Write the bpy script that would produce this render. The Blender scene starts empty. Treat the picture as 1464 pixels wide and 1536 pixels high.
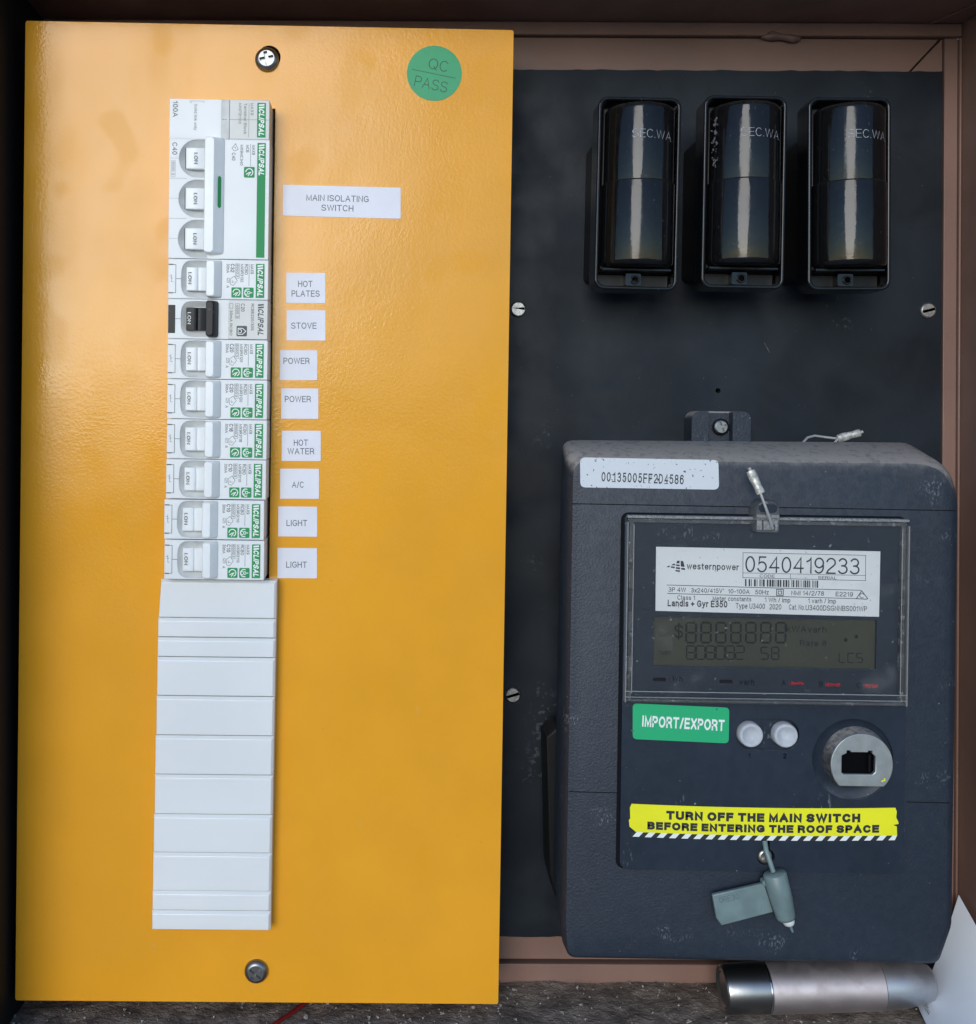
import bpy, bmesh, math, random
from mathutils import Matrix, Vector
R = math.radians
random.seed(7)
C = bpy.context.scene.collection
scene = bpy.context.scene

# ---------------------------------------------------------------- camera, sky, sun, exposure
F, D, VPX, VPY, ROLL = 1650.0, 510.0, 590.0, 640.0, 0.005   # focal length in photo pixels, distance in mm, optical axis, roll
W, H = 1464.0, 1536.0
S = 0.001                                                    # everything below is written in millimetres
C3 = Matrix(((1, 0, 0), (0, 0, -1), (0, 1, 0)))              # board axes (x right, y up, z out of the wall) -> world axes

cam_d = bpy.data.cameras.new('camera')
cam = bpy.data.objects.new('camera', cam_d)
C.objects.link(cam)
cam_d.sensor_fit = 'HORIZONTAL'
cam_d.sensor_width = 36.0
cam_d.lens = 36.0 * F / W
# the photograph is a crop: the optical axis is not in its middle
_dx, _dy = W / 2 - VPX, H / 2 - VPY
cam_d.shift_x = (math.cos(ROLL) * 0 + _dx) / W
cam_d.shift_y = -_dy / W
cam_d.clip_start, cam_d.clip_end = 0.01, 200.0
cam.location = (0, -D * S, 0)
cam.rotation_euler = (C3.to_4x4() @ Matrix.Rotation(ROLL, 4, 'Z')).to_euler()
scene.camera = cam

SUN_AZ, SUN_EL = 14.5, 13.5                                  # degrees to the left of the wall's normal, above the horizon
world = bpy.data.worlds.new('World')
scene.world = world
world.use_nodes = True
nt = world.node_tree
sky = nt.nodes.new('ShaderNodeTexSky')
sky.sky_type = 'NISHITA'
sky.sun_disc = False
sky.sun_elevation = R(SUN_EL)
sky.sun_rotation = R(180 + SUN_AZ)
sky.air_density, sky.dust_density, sky.ozone_density = 0.8, 0.1, 2.5
bg = nt.nodes['Background']
nt.links.new(sky.outputs[0], bg.inputs[0])
bg.inputs[1].default_value = 0.12

sun_d = bpy.data.lights.new('sun', 'SUN')
sun_d.energy = 1.0
sun_d.angle = R(31)
sun_d.color = (1.0, 0.965, 0.915)
sun = bpy.data.objects.new('sun', sun_d)
C.objects.link(sun)
_sd = Vector((-math.sin(R(SUN_AZ)) * math.cos(R(SUN_EL)), -math.cos(R(SUN_AZ)) * math.cos(R(SUN_EL)), math.sin(R(SUN_EL))))
sun.rotation_euler = _sd.to_track_quat('Z', 'Y').to_euler()
sun.location = _sd * 3

vs = scene.view_settings
vs.view_transform = 'Standard'
vs.look = 'None'
vs.exposure = 0.8
vs.gamma = 1.0
vs.use_curve_mapping = False

# ---------------------------------------------------------------- helpers: frames and pixels
class Frame:
    """A tilted plane of the scene: origin t (mm) and rotation r in board axes."""
    def __init__(s, t, a=0, b=0, c=0):
        s.t = Vector(t)
        s.r = Matrix.Rotation(a, 3, 'X') @ Matrix.Rotation(b, 3, 'Y') @ Matrix.Rotation(c, 3, 'Z')

    def at(s, px, py, z=0.0):
        """point of the frame's plane at height z that the photograph shows at pixel px, py"""
        dx, dy = px - VPX, py - VPY
        cr, sr = math.cos(ROLL), math.sin(ROLL)
        d = Vector(((cr * dx + sr * dy) / F, -(-sr * dx + cr * dy) / F, -1.0))
        o = Vector((0, 0, D))
        ri = s.r.transposed()
        ol, dl = ri @ (o - s.t), ri @ d
        k = (z - ol.z) / dl.z
        return ol + dl * k

    def matrix(s, p, rz=0.0):
        m = s.r @ Matrix.Rotation(rz, 3, 'Z')
        loc = C3 @ (s.t + s.r @ Vector(p)) * S
        return Matrix.Translation(loc) @ (C3 @ m @ C3.transposed()).to_4x4()

BOX = Frame((0, 0, 0))
YEL = Frame((-59.842, -41.949, 0), 0.012363, 0.012606, -0.009635)
MET = Frame((180, -120, 0), 0, 0, -0.0105)
BZ = -45.0                                                    # front of the black board


def thing(name, label, cat, frame, p, rz=0.0, group=None):
    o = bpy.data.objects.new(name, None)
    o.empty_display_size = 0.01
    C.objects.link(o)
    o.matrix_world = frame.matrix(p, rz)
    o['label'], o['category'] = label, cat
    if group:
        o['group'] = group
    return o


def tag(o, label, cat, group=None):
    o['label'], o['category'] = label, cat
    if group:
        o['group'] = group
    return o


# ---------------------------------------------------------------- helpers: meshes
def rr(x0, x1, y0, y1, r, n=4):
    """rounded rectangle, counter-clockwise; r one radius or (bl, br, tr, tl)"""
    if not isinstance(r, (tuple, list)):
        r = (r,) * 4
    out = []
    for (cx, cy, a0, rad) in ((x0, y0, 180, r[0]), (x1, y0, 270, r[1]), (x1, y1, 0, r[2]), (x0, y1, 90, r[3])):
        sx, sy = (1 if cx == x0 else -1), (1 if cy == y0 else -1)
        if rad <= 0:
            out.append((cx, cy))
            continue
        for i in range(n + 1):
            a = R(a0 + 90 * i / n)
            out.append((cx + sx * rad + rad * math.cos(a), cy + sy * rad + rad * math.sin(a)))
    return out


def circ(cx, cy, r, n=32, a0=0.0):
    return [(cx + r * math.cos(a0 + 2 * math.pi * i / n), cy + r * math.sin(a0 + 2 * math.pi * i / n)) for i in range(n)]


def round_poly(pts, n=5):
    """polygon of (x, y, radius) corners -> points with round corners"""
    out = []
    m = len(pts)
    for i in range(m):
        p0, p1, p2 = Vector(pts[i - 1][:2]), Vector(pts[i][:2]), Vector(pts[(i + 1) % m][:2])
        r = pts[i][2]
        a, b = (p0 - p1).normalized(), (p2 - p1).normalized()
        ang = a.angle(b)
        t = min(r / max(math.tan(ang / 2), 1e-4), (p0 - p1).length * .49, (p2 - p1).length * .49)
        q0, q1 = p1 + a * t, p1 + b * t
        for k in range(n + 1):
            u = k / n
            q = q0 * (1 - u) ** 2 + p1 * 2 * u * (1 - u) + q1 * u ** 2
            out.append((q.x, q.y))
    return out


# ---------------------------------------------------------------- lettering: a plain grotesque drawn with strokes
def el(cx, cy, rx, ry, a0, a1, n=10):
    return [(cx + rx * math.cos(R(a0 + (a1 - a0) * i / n)), cy + ry * math.sin(R(a0 + (a1 - a0) * i / n))) for i in range(n + 1)]

# per letter: width, strokes; capitals are 10 high
O_ = lambda w, y0, y1: el(w / 2, (y0 + y1) / 2, w / 2, (y1 - y0) / 2, 90, 450, 24)
S_ = el(3.1, 7.5, 2.9, 2.5, 20, 270, 12) + el(3.1, 2.5, 3.1, 2.5, 90, -160, 12)
LET = {
    'A': (6.8, [[(0, 0), (3.4, 10), (6.8, 0)], [(1.2, 3.4), (5.6, 3.4)]]),
    'B': (6.0, [[(0, 0), (0, 10)] + [(3.2, 10)] + el(3.4, 7.65, 2.3, 2.35, 90, -90) + [(.6, 5.3)], [(3.4, 5.3)] + el(3.4, 2.65, 2.6, 2.65, 90, -90) + [(.6, 0)]]),
    'C': (6.6, [el(3.4, 5, 3.4, 5, 42, 318, 20)]),
    'D': (6.4, [[(0, 0), (0, 10), (2.6, 10)] + el(2.6, 5, 3.8, 5, 90, -90, 14) + [(.6, 0)]]),
    'E': (5.4, [[(5.4, 10), (0, 10), (0, 0), (5.4, 0)], [(.6, 5.2), (5.0, 5.2)]]),
    'F': (5.0, [[(5.0, 10), (0, 10), (0, 0)], [(.6, 5.1), (4.5, 5.1)]]),
    'G': (6.9, [el(3.5, 5, 3.5, 5, 42, 290, 20) + [(6.7, 1.6), (6.7, 4.6), (3.9, 4.6)]]),
    'H': (6.0, [[(0, 0), (0, 10)], [(6, 0), (6, 10)], [(.6, 5.2), (5.4, 5.2)]]),
    'I': (.3, [[(.15, 0), (.15, 10)]]),
    'K': (6.0, [[(0, 0), (0, 10)], [(5.6, 10), (.4, 4)], [(2.2, 5.8), (6, 0)]]),
    'L': (4.8, [[(0, 10), (0, 0), (4.8, 0)]]),
    'M': (7.2, [[(0, 0), (0, 10), (3.6, .6), (7.2, 10), (7.2, 0)]]),
    'N': (6.0, [[(0, 0), (0, 10), (6, 0), (6, 10)]]),
    'O': (7.2, [O_(7.2, 0, 10)]),
    'P': (5.6, [[(0, 0), (0, 10), (3, 10)] + el(3.0, 7.3, 2.6, 2.7, 90, -90) + [(.6, 4.6)]]),
    'Q': (7.2, [O_(7.2, 0, 10), [(4.4, 2.6), (7.0, -.4)]]),
    'R': (6.0, [[(0, 0), (0, 10), (3.2, 10)] + el(3.2, 7.4, 2.6, 2.6, 90, -90) + [(.6, 4.8)], [(3.2, 4.6), (4.9, 3.9), (5.5, 2.6), (6.0, 0)]]),
    'S': (6.2, [S_]),
    'T': (6.2, [[(0, 10), (6.2, 10)], [(3.1, 9.4), (3.1, 0)]]),
    'U': (6.2, [[(0, 10), (0, 3.2)] + el(3.1, 3.2, 3.1, 3.2, 180, 360, 12) + [(6.2, 10)]]),
    'V': (6.6, [[(0, 10), (3.3, 0), (6.6, 10)]]),
    'W': (9.6, [[(0, 10), (2.4, 0), (4.8, 10), (7.2, 0), (9.6, 10)]]),
    'X': (6.4, [[(.2, 0), (6.2, 10)], [(.2, 10), (6.2, 0)]]),
    'Y': (6.4, [[(0, 10), (3.2, 4.6), (6.4, 10)], [(3.2, 4.6), (3.2, 0)]]),
    '0': (5.2, [O_(5.2, 0, 10)]),
    '1': (3.0, [[(.2, 7.6), (1.8, 8.4), (2.7, 10), (2.7, 0)]]),
    '2': (5.2, [el(2.6, 7.2, 2.6, 2.8, 165, -20, 12) + [(4.3, 5.2), (.8, 1.9), (0, 0), (5.2, 0)]]),
    '3': (5.2, [el(2.5, 7.55, 2.3, 2.45, 155, -80, 12) + [(2.0, 5.2)], [(2.2, 5.2)] + el(2.5, 2.65, 2.7, 2.65, 85, -155, 12)]),
    '4': (5.6, [[(4.2, 0), (4.2, 10), (0, 2.9), (5.6, 2.9)]]),
    '5': (5.2, [[(4.7, 10), (1.0, 10), (.5, 5.1)] + el(2.5, 3.3, 2.7, 3.3, 128, -155, 14)]),
    '6': (5.2, [el(2.9, 6.0, 2.8, 4.0, 40, 180, 10) + [(.1, 3.5)] + el(2.6, 3.2, 2.6, 3.2, 180, 540, 20)]),
    '7': (5.0, [[(0, 10), (5, 10), (2.6, 5.2), (1.6, 0)]]),
    '8': (5.2, [O_(5.2, 0, 5.3), [(x + .35, y) for x, y in O_(4.5, 5.3, 10)]]),
    '9': (5.2, [el(2.6, 6.8, 2.6, 3.2, 0, 360, 20) + [(5.1, 5.0)] + el(2.4, 4.0, 2.8, 4.0, 0, -140, 10)]),
    'a': (4.6, [el(2.2, 5.1, 2.1, 2.1, 150, 0, 8) + [(4.3, 1.3), (4.8, .1)], [(4.3, 4.3), (1.8, 3.8)] + el(1.9, 1.9, 1.8, 1.9, 95, 290, 10) + [(4.3, 2.0)]]),
    'b': (4.8, [[(0, 10), (0, 0)], el(2.4, 3.6, 2.4, 3.6, 160, -160, 18)]),
    'c': (4.4, [el(2.4, 3.6, 2.4, 3.6, 45, 315, 16)]),
    'd': (4.8, [[(4.8, 10), (4.8, 0)], el(2.4, 3.6, 2.4, 3.6, 20, 340, 18)]),
    'e': (4.8, [[(.2, 3.8), (4.7, 3.8)] + el(2.4, 3.6, 2.4, 3.6, 3, 318, 18)]),
    'g': (4.8, [el(2.4, 3.7, 2.4, 3.5, 20, 340, 18), [(4.8, 7.2), (4.8, -.6)] + el(2.4, -.6, 2.4, 2.2, 0, -155, 8)]),
    'h': (4.4, [[(0, 10), (0, 0)], [(0, 4.6)] + el(2.2, 4.8, 2.2, 2.4, 170, 0, 8) + [(4.4, 0)]]),
    'i': (.3, [[(.15, 0), (.15, 7.2)], [(.15, 9.2), (.15, 10)]]),
    'k': (4.4, [[(0, 10), (0, 0)], [(4.0, 7.2), (.3, 3)], [(1.6, 4.4), (4.4, 0)]]),
    'l': (.3, [[(.15, 0), (.15, 10)]]),
    'm': (7.6, [[(0, 7.2), (0, 0)], el(1.9, 5.2, 1.9, 2.0, 170, 0, 8) + [(3.8, 0)], el(5.7, 5.2, 1.9, 2.0, 170, 0, 8) + [(7.6, 0)]]),
    'n': (4.4, [[(0, 7.2), (0, 0)], el(2.2, 4.8, 2.2, 2.4, 170, 0, 8) + [(4.4, 0)]]),
    'o': (4.8, [O_(4.8, 0, 7.2)]),
    'p': (4.8, [[(0, 7.2), (0, -2.8)], el(2.4, 3.6, 2.4, 3.6, 160, -160, 18)]),
    'r': (2.6, [[(0, 7.2), (0, 0)], el(2.3, 4.6, 2.2, 2.5, 170, 85, 6)]),
    's': (4.2, [el(2.1, 5.4, 1.9, 1.8, 25, 270, 10) + el(2.1, 1.8, 2.1, 1.8, 90, -155, 10)]),
    't': (2.6, [[(1.1, 9.2), (1.1, 1.4)] + el(2.3, 1.2, 1.2, 1.2, 180, 270, 4), [(0, 7.1), (2.6, 7.1)]]),
    'v': (4.8, [[(0, 7.2), (2.4, 0), (4.8, 7.2)]]),
    'w': (7.2, [[(0, 7.2), (1.8, 0), (3.6, 7.2), (5.4, 0), (7.2, 7.2)]]),
    'x': (4.4, [[(0, 0), (4.4, 7.2)], [(0, 7.2), (4.4, 0)]]),
    'y': (4.8, [[(0, 7.2), (2.5, .2)], [(4.8, 7.2), (2.1, -1.2), (1.2, -2.6), (.2, -2.6)]]),
    '/': (3.0, [[(0, 0), (3.0, 10)]]),
    '.': (.4, [[(.2, 0), (.2, .35)]]),
    '+': (5.4, [[(0, 4.2), (5.4, 4.2)], [(2.7, 6.9), (2.7, 1.5)]]),
    '-': (3.0, [[(0, 3.8), (3.0, 3.8)]]),
    '$': (6.2, [S_, [(3.1, 11.4), (3.1, -1.4)]]),
    'z': (4.0, [[(0, 7.2), (4.0, 7.2), (0, 0), (4.0, 0)]]),
    '~': (1.0, [O_(1.0, 8.8, 9.8)]),
}
_txt = {}


def glyphs(s, bold=0.0):
    """points (unit capital height), faces of a line of lettering; bold is the stroke width in tenths of the height"""
    w = bold or 1.4
    key = (s, w)
    if key not in _txt:
        k = MB()
        x = 0.0
        n = 0
        for ch in s:
            if ch == ' ':
                x += 3.6
                continue
            gw, strokes = LET[ch]
            for st in strokes:
                pts = []
                for u, v in st:
                    pts.append(Vector((x + w / 2 + u * 1.0, w / 2 + v * (10 - w) / 10)))
                closed = (pts[0] - pts[-1]).length < 1e-3
                if closed:
                    pts = pts[:-1]
                else:
                    pts[0] = pts[0] + (pts[0] - pts[1]).normalized() * w / 2
                    pts[-1] = pts[-1] + (pts[-1] - pts[-2]).normalized() * w / 2
                n += 1
                k.stroke([(p.x, p.y) for p in pts], w, n % 4, closed)
            x += gw + w + 1.35
        _txt[key] = ([(a / 10, b / 10, c) for a, b, c in k.v], k.f)
    return _txt[key]


class MB:
    def __init__(s):
        s.v, s.f = [], []

    def add(s, vs_, fs_):
        b = len(s.v)
        s.v += [tuple(q) for q in vs_]
        s.f += [tuple(b + i for i in f) for f in fs_]
        return s

    def box(s, x0, x1, y0, y1, z0, z1):
        return s.add([(x, y, z) for z in (z0, z1) for y in (y0, y1) for x in (x0, x1)],
                     [(0, 2, 3, 1), (4, 5, 7, 6), (0, 1, 5, 4), (2, 6, 7, 3), (0, 4, 6, 2), (1, 3, 7, 5)])

    def loft(s, loops, cap0=True, cap1=True):
        n = len(loops[0])
        vs_ = [p for l in loops for p in l]
        fs_ = []
        for k in range(len(loops) - 1):
            for i in range(n):
                j = (i + 1) % n
                fs_.append((k * n + i, k * n + j, (k + 1) * n + j, (k + 1) * n + i))
        if cap0:
            fs_.append(tuple(reversed(range(n))))
        if cap1:
            fs_.append(tuple((len(loops) - 1) * n + i for i in range(n)))
        return s.add(vs_, fs_)

    def prism(s, pts, z0, z1, inset=0.0, iz=0.0):
        l0 = [(x, y, z0) for x, y in pts]
        l1 = [(x, y, z1) for x, y in pts]
        return s.loft([l0, l1])

    def plate(s, outer, holes, z0, z1, floor=None):
        """plate with through holes: front face, outer wall, hole walls (down to z0)"""
        bm = bmesh.new()
        loops = [outer] + list(holes)
        edges = []
        for lp in loops:
            vv = [bm.verts.new((x, y, z1)) for x, y in lp]
            for i in range(len(vv)):
                edges.append(bm.edges.new((vv[i], vv[(i + 1) % len(vv)])))
        bmesh.ops.triangle_fill(bm, use_beauty=True, use_dissolve=False, edges=edges, normal=(0, 0, 1))
        bm.verts.index_update()
        vs_ = [tuple(v.co) for v in bm.verts]
        fs_ = []
        for f in bm.faces:
            idx = [v.index for v in f.verts]
            if f.normal.z < 0:
                idx.reverse()
            fs_.append(tuple(idx))
        bm.free()
        base = len(vs_)
        k = 0
        for li, lp in enumerate(loops):
            n = len(lp)
            vs_ += [(x, y, z0) for x, y in lp]
            ar = sum(lp[i][0] * lp[(i + 1) % n][1] - lp[(i + 1) % n][0] * lp[i][1] for i in range(n))
            for i in range(n):
                j = (i + 1) % n
                q = (base + k + i, base + k + j, k + j, k + i)
                if (ar > 0) != (li == 0):
                    q = tuple(reversed(q))
                fs_.append(q)
            k += n
        return s.add(vs_, fs_)

    def sheet(s, pts, z):
        return s.add([(x, y, z) for x, y in pts], [tuple(range(len(pts)))])

    def lathe(s, cx, cy, prof, n=32, axis='z', cap0=False, cap1=True):
        """prof: list of (radius, height); axis z (cx, cy fixed), x (height along x; cx=y, cy=z) or y"""
        loops = []
        for r, h in prof:
            lp = []
            for i in range(n):
                a = 2 * math.pi * i / n
                u, w = r * math.cos(a), r * math.sin(a)
                lp.append((cx + u, cy + w, h) if axis == 'z' else (h, cx + u, cy + w) if axis == 'x' else (cx + w, h, cy + u))
            loops.append(lp)
        return s.loft(loops, cap0, cap1)

    def tube(s, pts, r, n=8, caps=True):
        pts = [Vector(p) for p in pts]
        rs = r if isinstance(r, (list, tuple)) else [r] * len(pts)
        loops = []
        up = Vector((0.3, 0.2, 1)).normalized()
        for i, p in enumerate(pts):
            t = (pts[min(i + 1, len(pts) - 1)] - pts[max(i - 1, 0)]).normalized()
            u = t.cross(up).normalized()
            w = u.cross(t).normalized()
            loops.append([tuple(p + (u * math.cos(2 * math.pi * k / n) + w * math.sin(2 * math.pi * k / n)) * rs[i]) for k in range(n)])
        return s.loft(loops, caps, caps)

    def stroke(s, pts, w, z, closed=False):
        """flat printed line of width w"""
        pts = [Vector(p) for p in pts]
        n = len(pts)
        a, b = [], []
        for i in range(n):
            p0 = pts[i - 1] if (i > 0 or closed) else pts[i]
            p2 = pts[(i + 1) % n] if (i < n - 1 or closed) else pts[i]
            d1 = (pts[i] - p0).normalized() if (pts[i] - p0).length > 0 else (p2 - pts[i]).normalized()
            d2 = (p2 - pts[i]).normalized() if (p2 - pts[i]).length > 0 else d1
            n1, n2 = Vector((-d1.y, d1.x)), Vector((-d2.y, d2.x))
            m = (n1 + n2)
            m = m.normalized() if m.length > 1e-6 else n1
            m *= min(1.0 / max(m.dot(n1), .4), 2.0) * w / 2
            a.append(pts[i] + m)
            b.append(pts[i] - m)
        base = [(q.x, q.y, z) for q in a] + [(q.x, q.y, z) for q in b]
        fs_ = [(i, n + i, n + (i + 1) % n, (i + 1) % n) for i in range(n if closed else n - 1)]
        return s.add(base, fs_)

    def rect(s, x0, x1, y0, y1, z):
        return s.add([(x0, y0, z), (x1, y0, z), (x1, y1, z), (x0, y1, z)], [(0, 1, 2, 3)])

    def text(s, t, x, y, h, z, w=None, rot=0.0, bold=0.0, shear=0.0, anchor='c', warp=None):
        """t with capital height h (mm); (x, y) its middle ('c') or left end of its middle line ('l'); w forces the width"""
        vv, ff = glyphs(t, bold)
        k = h
        x0, x1 = min(p[0] for p in vv), max(p[0] for p in vv)
        kx = (w / (x1 - x0)) if w else k * .92
        ox = (x0 + x1) / 2 if anchor == 'c' else x0
        cr, sr = math.cos(rot), math.sin(rot)
        out = []
        for px, py, lay in vv:
            q = (py - .5) * k
            u = (px - ox) * kx + shear * q
            if warp:
                a = warp(u, q)
                out.append((a[0], a[1], a[2] + lay * .004))
            else:
                out.append((x + cr * u - sr * q, y + sr * u + cr * q, z + lay * .004))
        return s.add(out, ff)

    def mesh(s, name, smooth=35):
        me = bpy.data.meshes.new(name)
        me.from_pydata([(x * S, -z * S, y * S) for x, y, z in s.v], [], s.f)
        me.validate()
        if smooth:
            for p in me.polygons:
                p.use_smooth = True
            me.set_sharp_from_angle(angle=R(smooth))
        me.update()
        return me

    def build(s, name, mat, parent=None, bevel=0.0, seg=2, smooth=35, frame=None, p=None, recalc=False):
        me = s.mesh(name, smooth)
        if recalc:
            bm = bmesh.new()
            bm.from_mesh(me)
            bmesh.ops.recalc_face_normals(bm, faces=bm.faces)
            bm.to_mesh(me)
            bm.free()
        me.materials.append(mat)
        return place(me, name, parent, bevel, seg)


def place(me, name, parent=None, bevel=0.0, seg=2):
    o = bpy.data.objects.new(name, me)
    C.objects.link(o)
    if parent is not None:
        o.parent = parent
    if bevel:
        md = o.modifiers.new('bevel', 'BEVEL')
        md.width, md.segments, md.limit_method, md.angle_limit = bevel * S, seg, 'ANGLE', R(40)
        md.use_clamp_overlap = True
    return o


# ---------------------------------------------------------------- materials
def mat(name, col, rough=.4, metal=0.0, spec=.5, coat=0.0, coat_rough=.1, var=None, bump=(), rvar=None, dust=None, specks=None, smudge=None):
    """var=(scale per mm, amount) colour variation; bump=[(scale, distance mm)]; rvar=(scale, amount);
    dust=(colour, amount, scale, up) settled dust, more on faces that look up; specks=(colour, scale, threshold)"""
    m = bpy.data.materials.new(name)
    m.use_nodes = True
    t = m.node_tree
    N, L = t.nodes, t.links
    b = N['Principled BSDF']
    b.inputs['Roughness'].default_value = rough
    b.inputs['Metallic'].default_value = metal
    b.inputs['Specular IOR Level'].default_value = spec
    b.inputs['Coat Weight'].default_value = coat
    b.inputs['Coat Roughness'].default_value = coat_rough
    geo = N.new('ShaderNodeNewGeometry')
    mp = N.new('ShaderNodeVectorMath')
    mp.operation = 'SCALE'
    mp.inputs['Scale'].default_value = 1000.0
    L.new(geo.outputs['Position'], mp.inputs[0])
    pos = mp.outputs[0]

    def noise(scale, detail=3.0, stretch=None, dist=0.0):
        n = N.new('ShaderNodeTexNoise')
        n.inputs['Scale'].default_value = scale
        n.inputs['Detail'].default_value = detail
        n.inputs['Distortion'].default_value = dist
        if stretch:
            q = N.new('ShaderNodeVectorMath')
            q.operation = 'MULTIPLY'
            q.inputs[1].default_value = stretch
            L.new(pos, q.inputs[0])
            L.new(q.outputs[0], n.inputs['Vector'])
        else:
            L.new(pos, n.inputs['Vector'])
        return n.outputs['Fac']

    def ramp(x, a, c):
        r = N.new('ShaderNodeMapRange')
        r.interpolation_type = 'SMOOTHSTEP'
        r.inputs['From Min'].default_value, r.inputs['From Max'].default_value = a, c
        L.new(x, r.inputs['Value'])
        return r.outputs['Result']

    def mix(fac, a, c):
        q = N.new('ShaderNodeMix')
        q.data_type = 'RGBA'
        if hasattr(fac, 'links'):
            L.new(fac, q.inputs['Factor'])
        else:
            q.inputs['Factor'].default_value = fac
        for sock, val in ((q.inputs['A'], a), (q.inputs['B'], c)):
            if hasattr(val, 'links'):
                L.new(val, sock)
            else:
                sock.default_value = (*val, 1)
        return q.outputs['Result']

    def mul(x, y):
        q = N.new('ShaderNodeMath')
        q.operation = 'MULTIPLY'
        for i, val in enumerate((x, y)):
            if hasattr(val, 'links'):
                L.new(val, q.inputs[i])
            else:
                q.inputs[i].default_value = val
        return q.outputs[0]

    cur = col
    if var:
        d = [max(0, c * (1 - var[1])) for c in col]
        e = [min(1, c * (1 + var[1])) for c in col]
        cur = mix(ramp(noise(var[0], 4.0), .3, .7), d, e)
    if dust:
        dc, am, sc, up = dust
        sep = N.new('ShaderNodeSeparateXYZ')
        L.new(geo.outputs['Normal'], sep.inputs[0])
        nz = ramp(sep.outputs['Z'], .02, .75)
        nf = ramp(noise(sc, 6.0, dist=.6), .30, .70)
        lo_ = N.new('ShaderNodeMapRange')
        lo_.inputs['To Min'].default_value = .45
        L.new(nf, lo_.inputs['Value'])
        ad = N.new('ShaderNodeMath')
        ad.operation = 'MULTIPLY_ADD'
        L.new(mul(nz, lo_.outputs[0]), ad.inputs[0])
        ad.inputs[1].default_value = up
        L.new(mul(nf, am), ad.inputs[2])
        cl = ad.outputs[0]
        cm = N.new('ShaderNodeClamp')
        L.new(cl, cm.inputs[0])
        cur = mix(cm.outputs[0], cur, dc)
        rr_ = N.new('ShaderNodeMapRange')
        rr_.inputs['To Min'].default_value, rr_.inputs['To Max'].default_value = rough, .85
        L.new(cm.outputs[0], rr_.inputs['Value'])
        L.new(rr_.outputs[0], b.inputs['Roughness'])
    for sp in (specks or ()):
        sc_, th, am = sp[1], sp[2], (sp[3] if len(sp) > 3 else 1.0)
        fac_ = mul(ramp(noise(sc_, 2.0, sp[4] if len(sp) > 4 else None), th, th + .05), am)
        if len(sp) > 5:                                      # only inside the patches of a coarser noise
            fac_ = mul(fac_, ramp(noise(sp[5][0], 3.0), sp[5][1], sp[5][1] + .12))
        cur = mix(fac_, cur, sp[0])
    if hasattr(cur, 'links'):
        L.new(cur, b.inputs['Base Color'])
    else:
        b.inputs['Base Color'].default_value = (*cur, 1)
    if rvar:
        q = N.new('ShaderNodeMapRange')
        q.inputs['To Min'].default_value, q.inputs['To Max'].default_value = max(.02, (coat_rough if coat else rough) - rvar[1]), min(1, (coat_rough if coat else rough) + rvar[1])
        L.new(ramp(noise(rvar[0], 4.0), .3, .7), q.inputs['Value'])
        L.new(q.outputs[0], b.inputs['Coat Roughness' if coat else 'Roughness'])
    if smudge:                                               # greasy dull patches on the gloss
        a = ramp(noise(smudge[0], 1.0), .60, .68)
        c_ = ramp(noise(smudge[1], 4.0, (1, 1, .35)), .45, .75)
        q = N.new('ShaderNodeMath')
        q.operation = 'MULTIPLY_ADD'
        L.new(a, q.inputs[0])
        q.inputs[1].default_value = -.24
        q.inputs[2].default_value = 1.0
        q2 = N.new('ShaderNodeMath')
        q2.operation = 'MULTIPLY_ADD'
        L.new(c_, q2.inputs[0])
        q2.inputs[1].default_value = -.3
        L.new(q.outputs[0], q2.inputs[2])
        L.new(q2.outputs[0], b.inputs['Coat Weight'])
        b.inputs['Coat IOR'].default_value = 1.40
    prev = None
    for bp in bump:
        n = N.new('ShaderNodeBump')
        n.inputs['Strength'].default_value = 1.0
        n.inputs['Distance'].default_value = bp[1] * S
        L.new(noise(bp[0], 2.0, bp[2] if len(bp) > 2 else None), n.inputs['Height'])
        if prev:
            L.new(prev, n.inputs['Normal'])
        prev = n.outputs['Normal']
    if prev:
        L.new(prev, b.inputs['Normal'])
        if coat:
            L.new(prev, b.inputs['Coat Normal'])
    return m


GREY_DUST = (.30, .28, .26)
M = {}
M['yellow'] = mat('yellow_enamel', (.80, .355, .022), .45, spec=.0, coat=1.0, coat_rough=.17, var=(.02, .04), bump=[(.8, .052), (.14, .03)], rvar=(.03, .05), smudge=(.034, .035), specks=[((.30, .14, .02), .8, .765, .7), ((.62, .40, .15), .22, .76, .35, (1, 1, .25))])
M['white'] = mat('white_moulded_plastic', (.76, .78, .78), .36, var=(.05, .025), bump=[(1.5, .01)], specks=[((.45, .42, .36), .35, .735, .5)])
M['toggle'] = mat('white_toggle_plastic', (.80, .82, .82), .30, var=(.08, .03))
M['well'] = mat('grey_well_plastic', (.62, .63, .61), .45, var=(.2, .08))
M['plate'] = mat('cream_plate_plastic', (.66, .66, .62), .42, var=(.1, .03))
M['filler'] = mat('white_filler_plastic', (.76, .775, .775), .24, var=(.015, .03), bump=[(.06, .10)])
M['black_toggle'] = mat('black_toggle_plastic', (.010, .012, .014), .35, spec=.2, bump=[(.5, .02)], specks=[((.2, .2, .2), .8, .70, .5)])
for _m, _w in ((M['white'], .35), (M['toggle'], .7), (M['well'], .5), (M['filler'], .3)):      # moulded plastic is a little translucent
    _b = _m.node_tree.nodes['Principled BSDF']
    _b.inputs['Subsurface Weight'].default_value = _w
    _b.inputs['Subsurface Radius'].default_value = (1, .95, .9)
    _b.inputs['Subsurface Scale'].default_value = .0035
M['green'] = mat('green_print', (.024, .28, .09), .5, spec=.25)
M['white_print'] = mat('white_print', (.80, .84, .80), .4)
M['black_print'] = mat('black_print', (.02, .022, .025), .5)
M['grey_print'] = mat('grey_print', (.065, .07, .075), .5)
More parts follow.
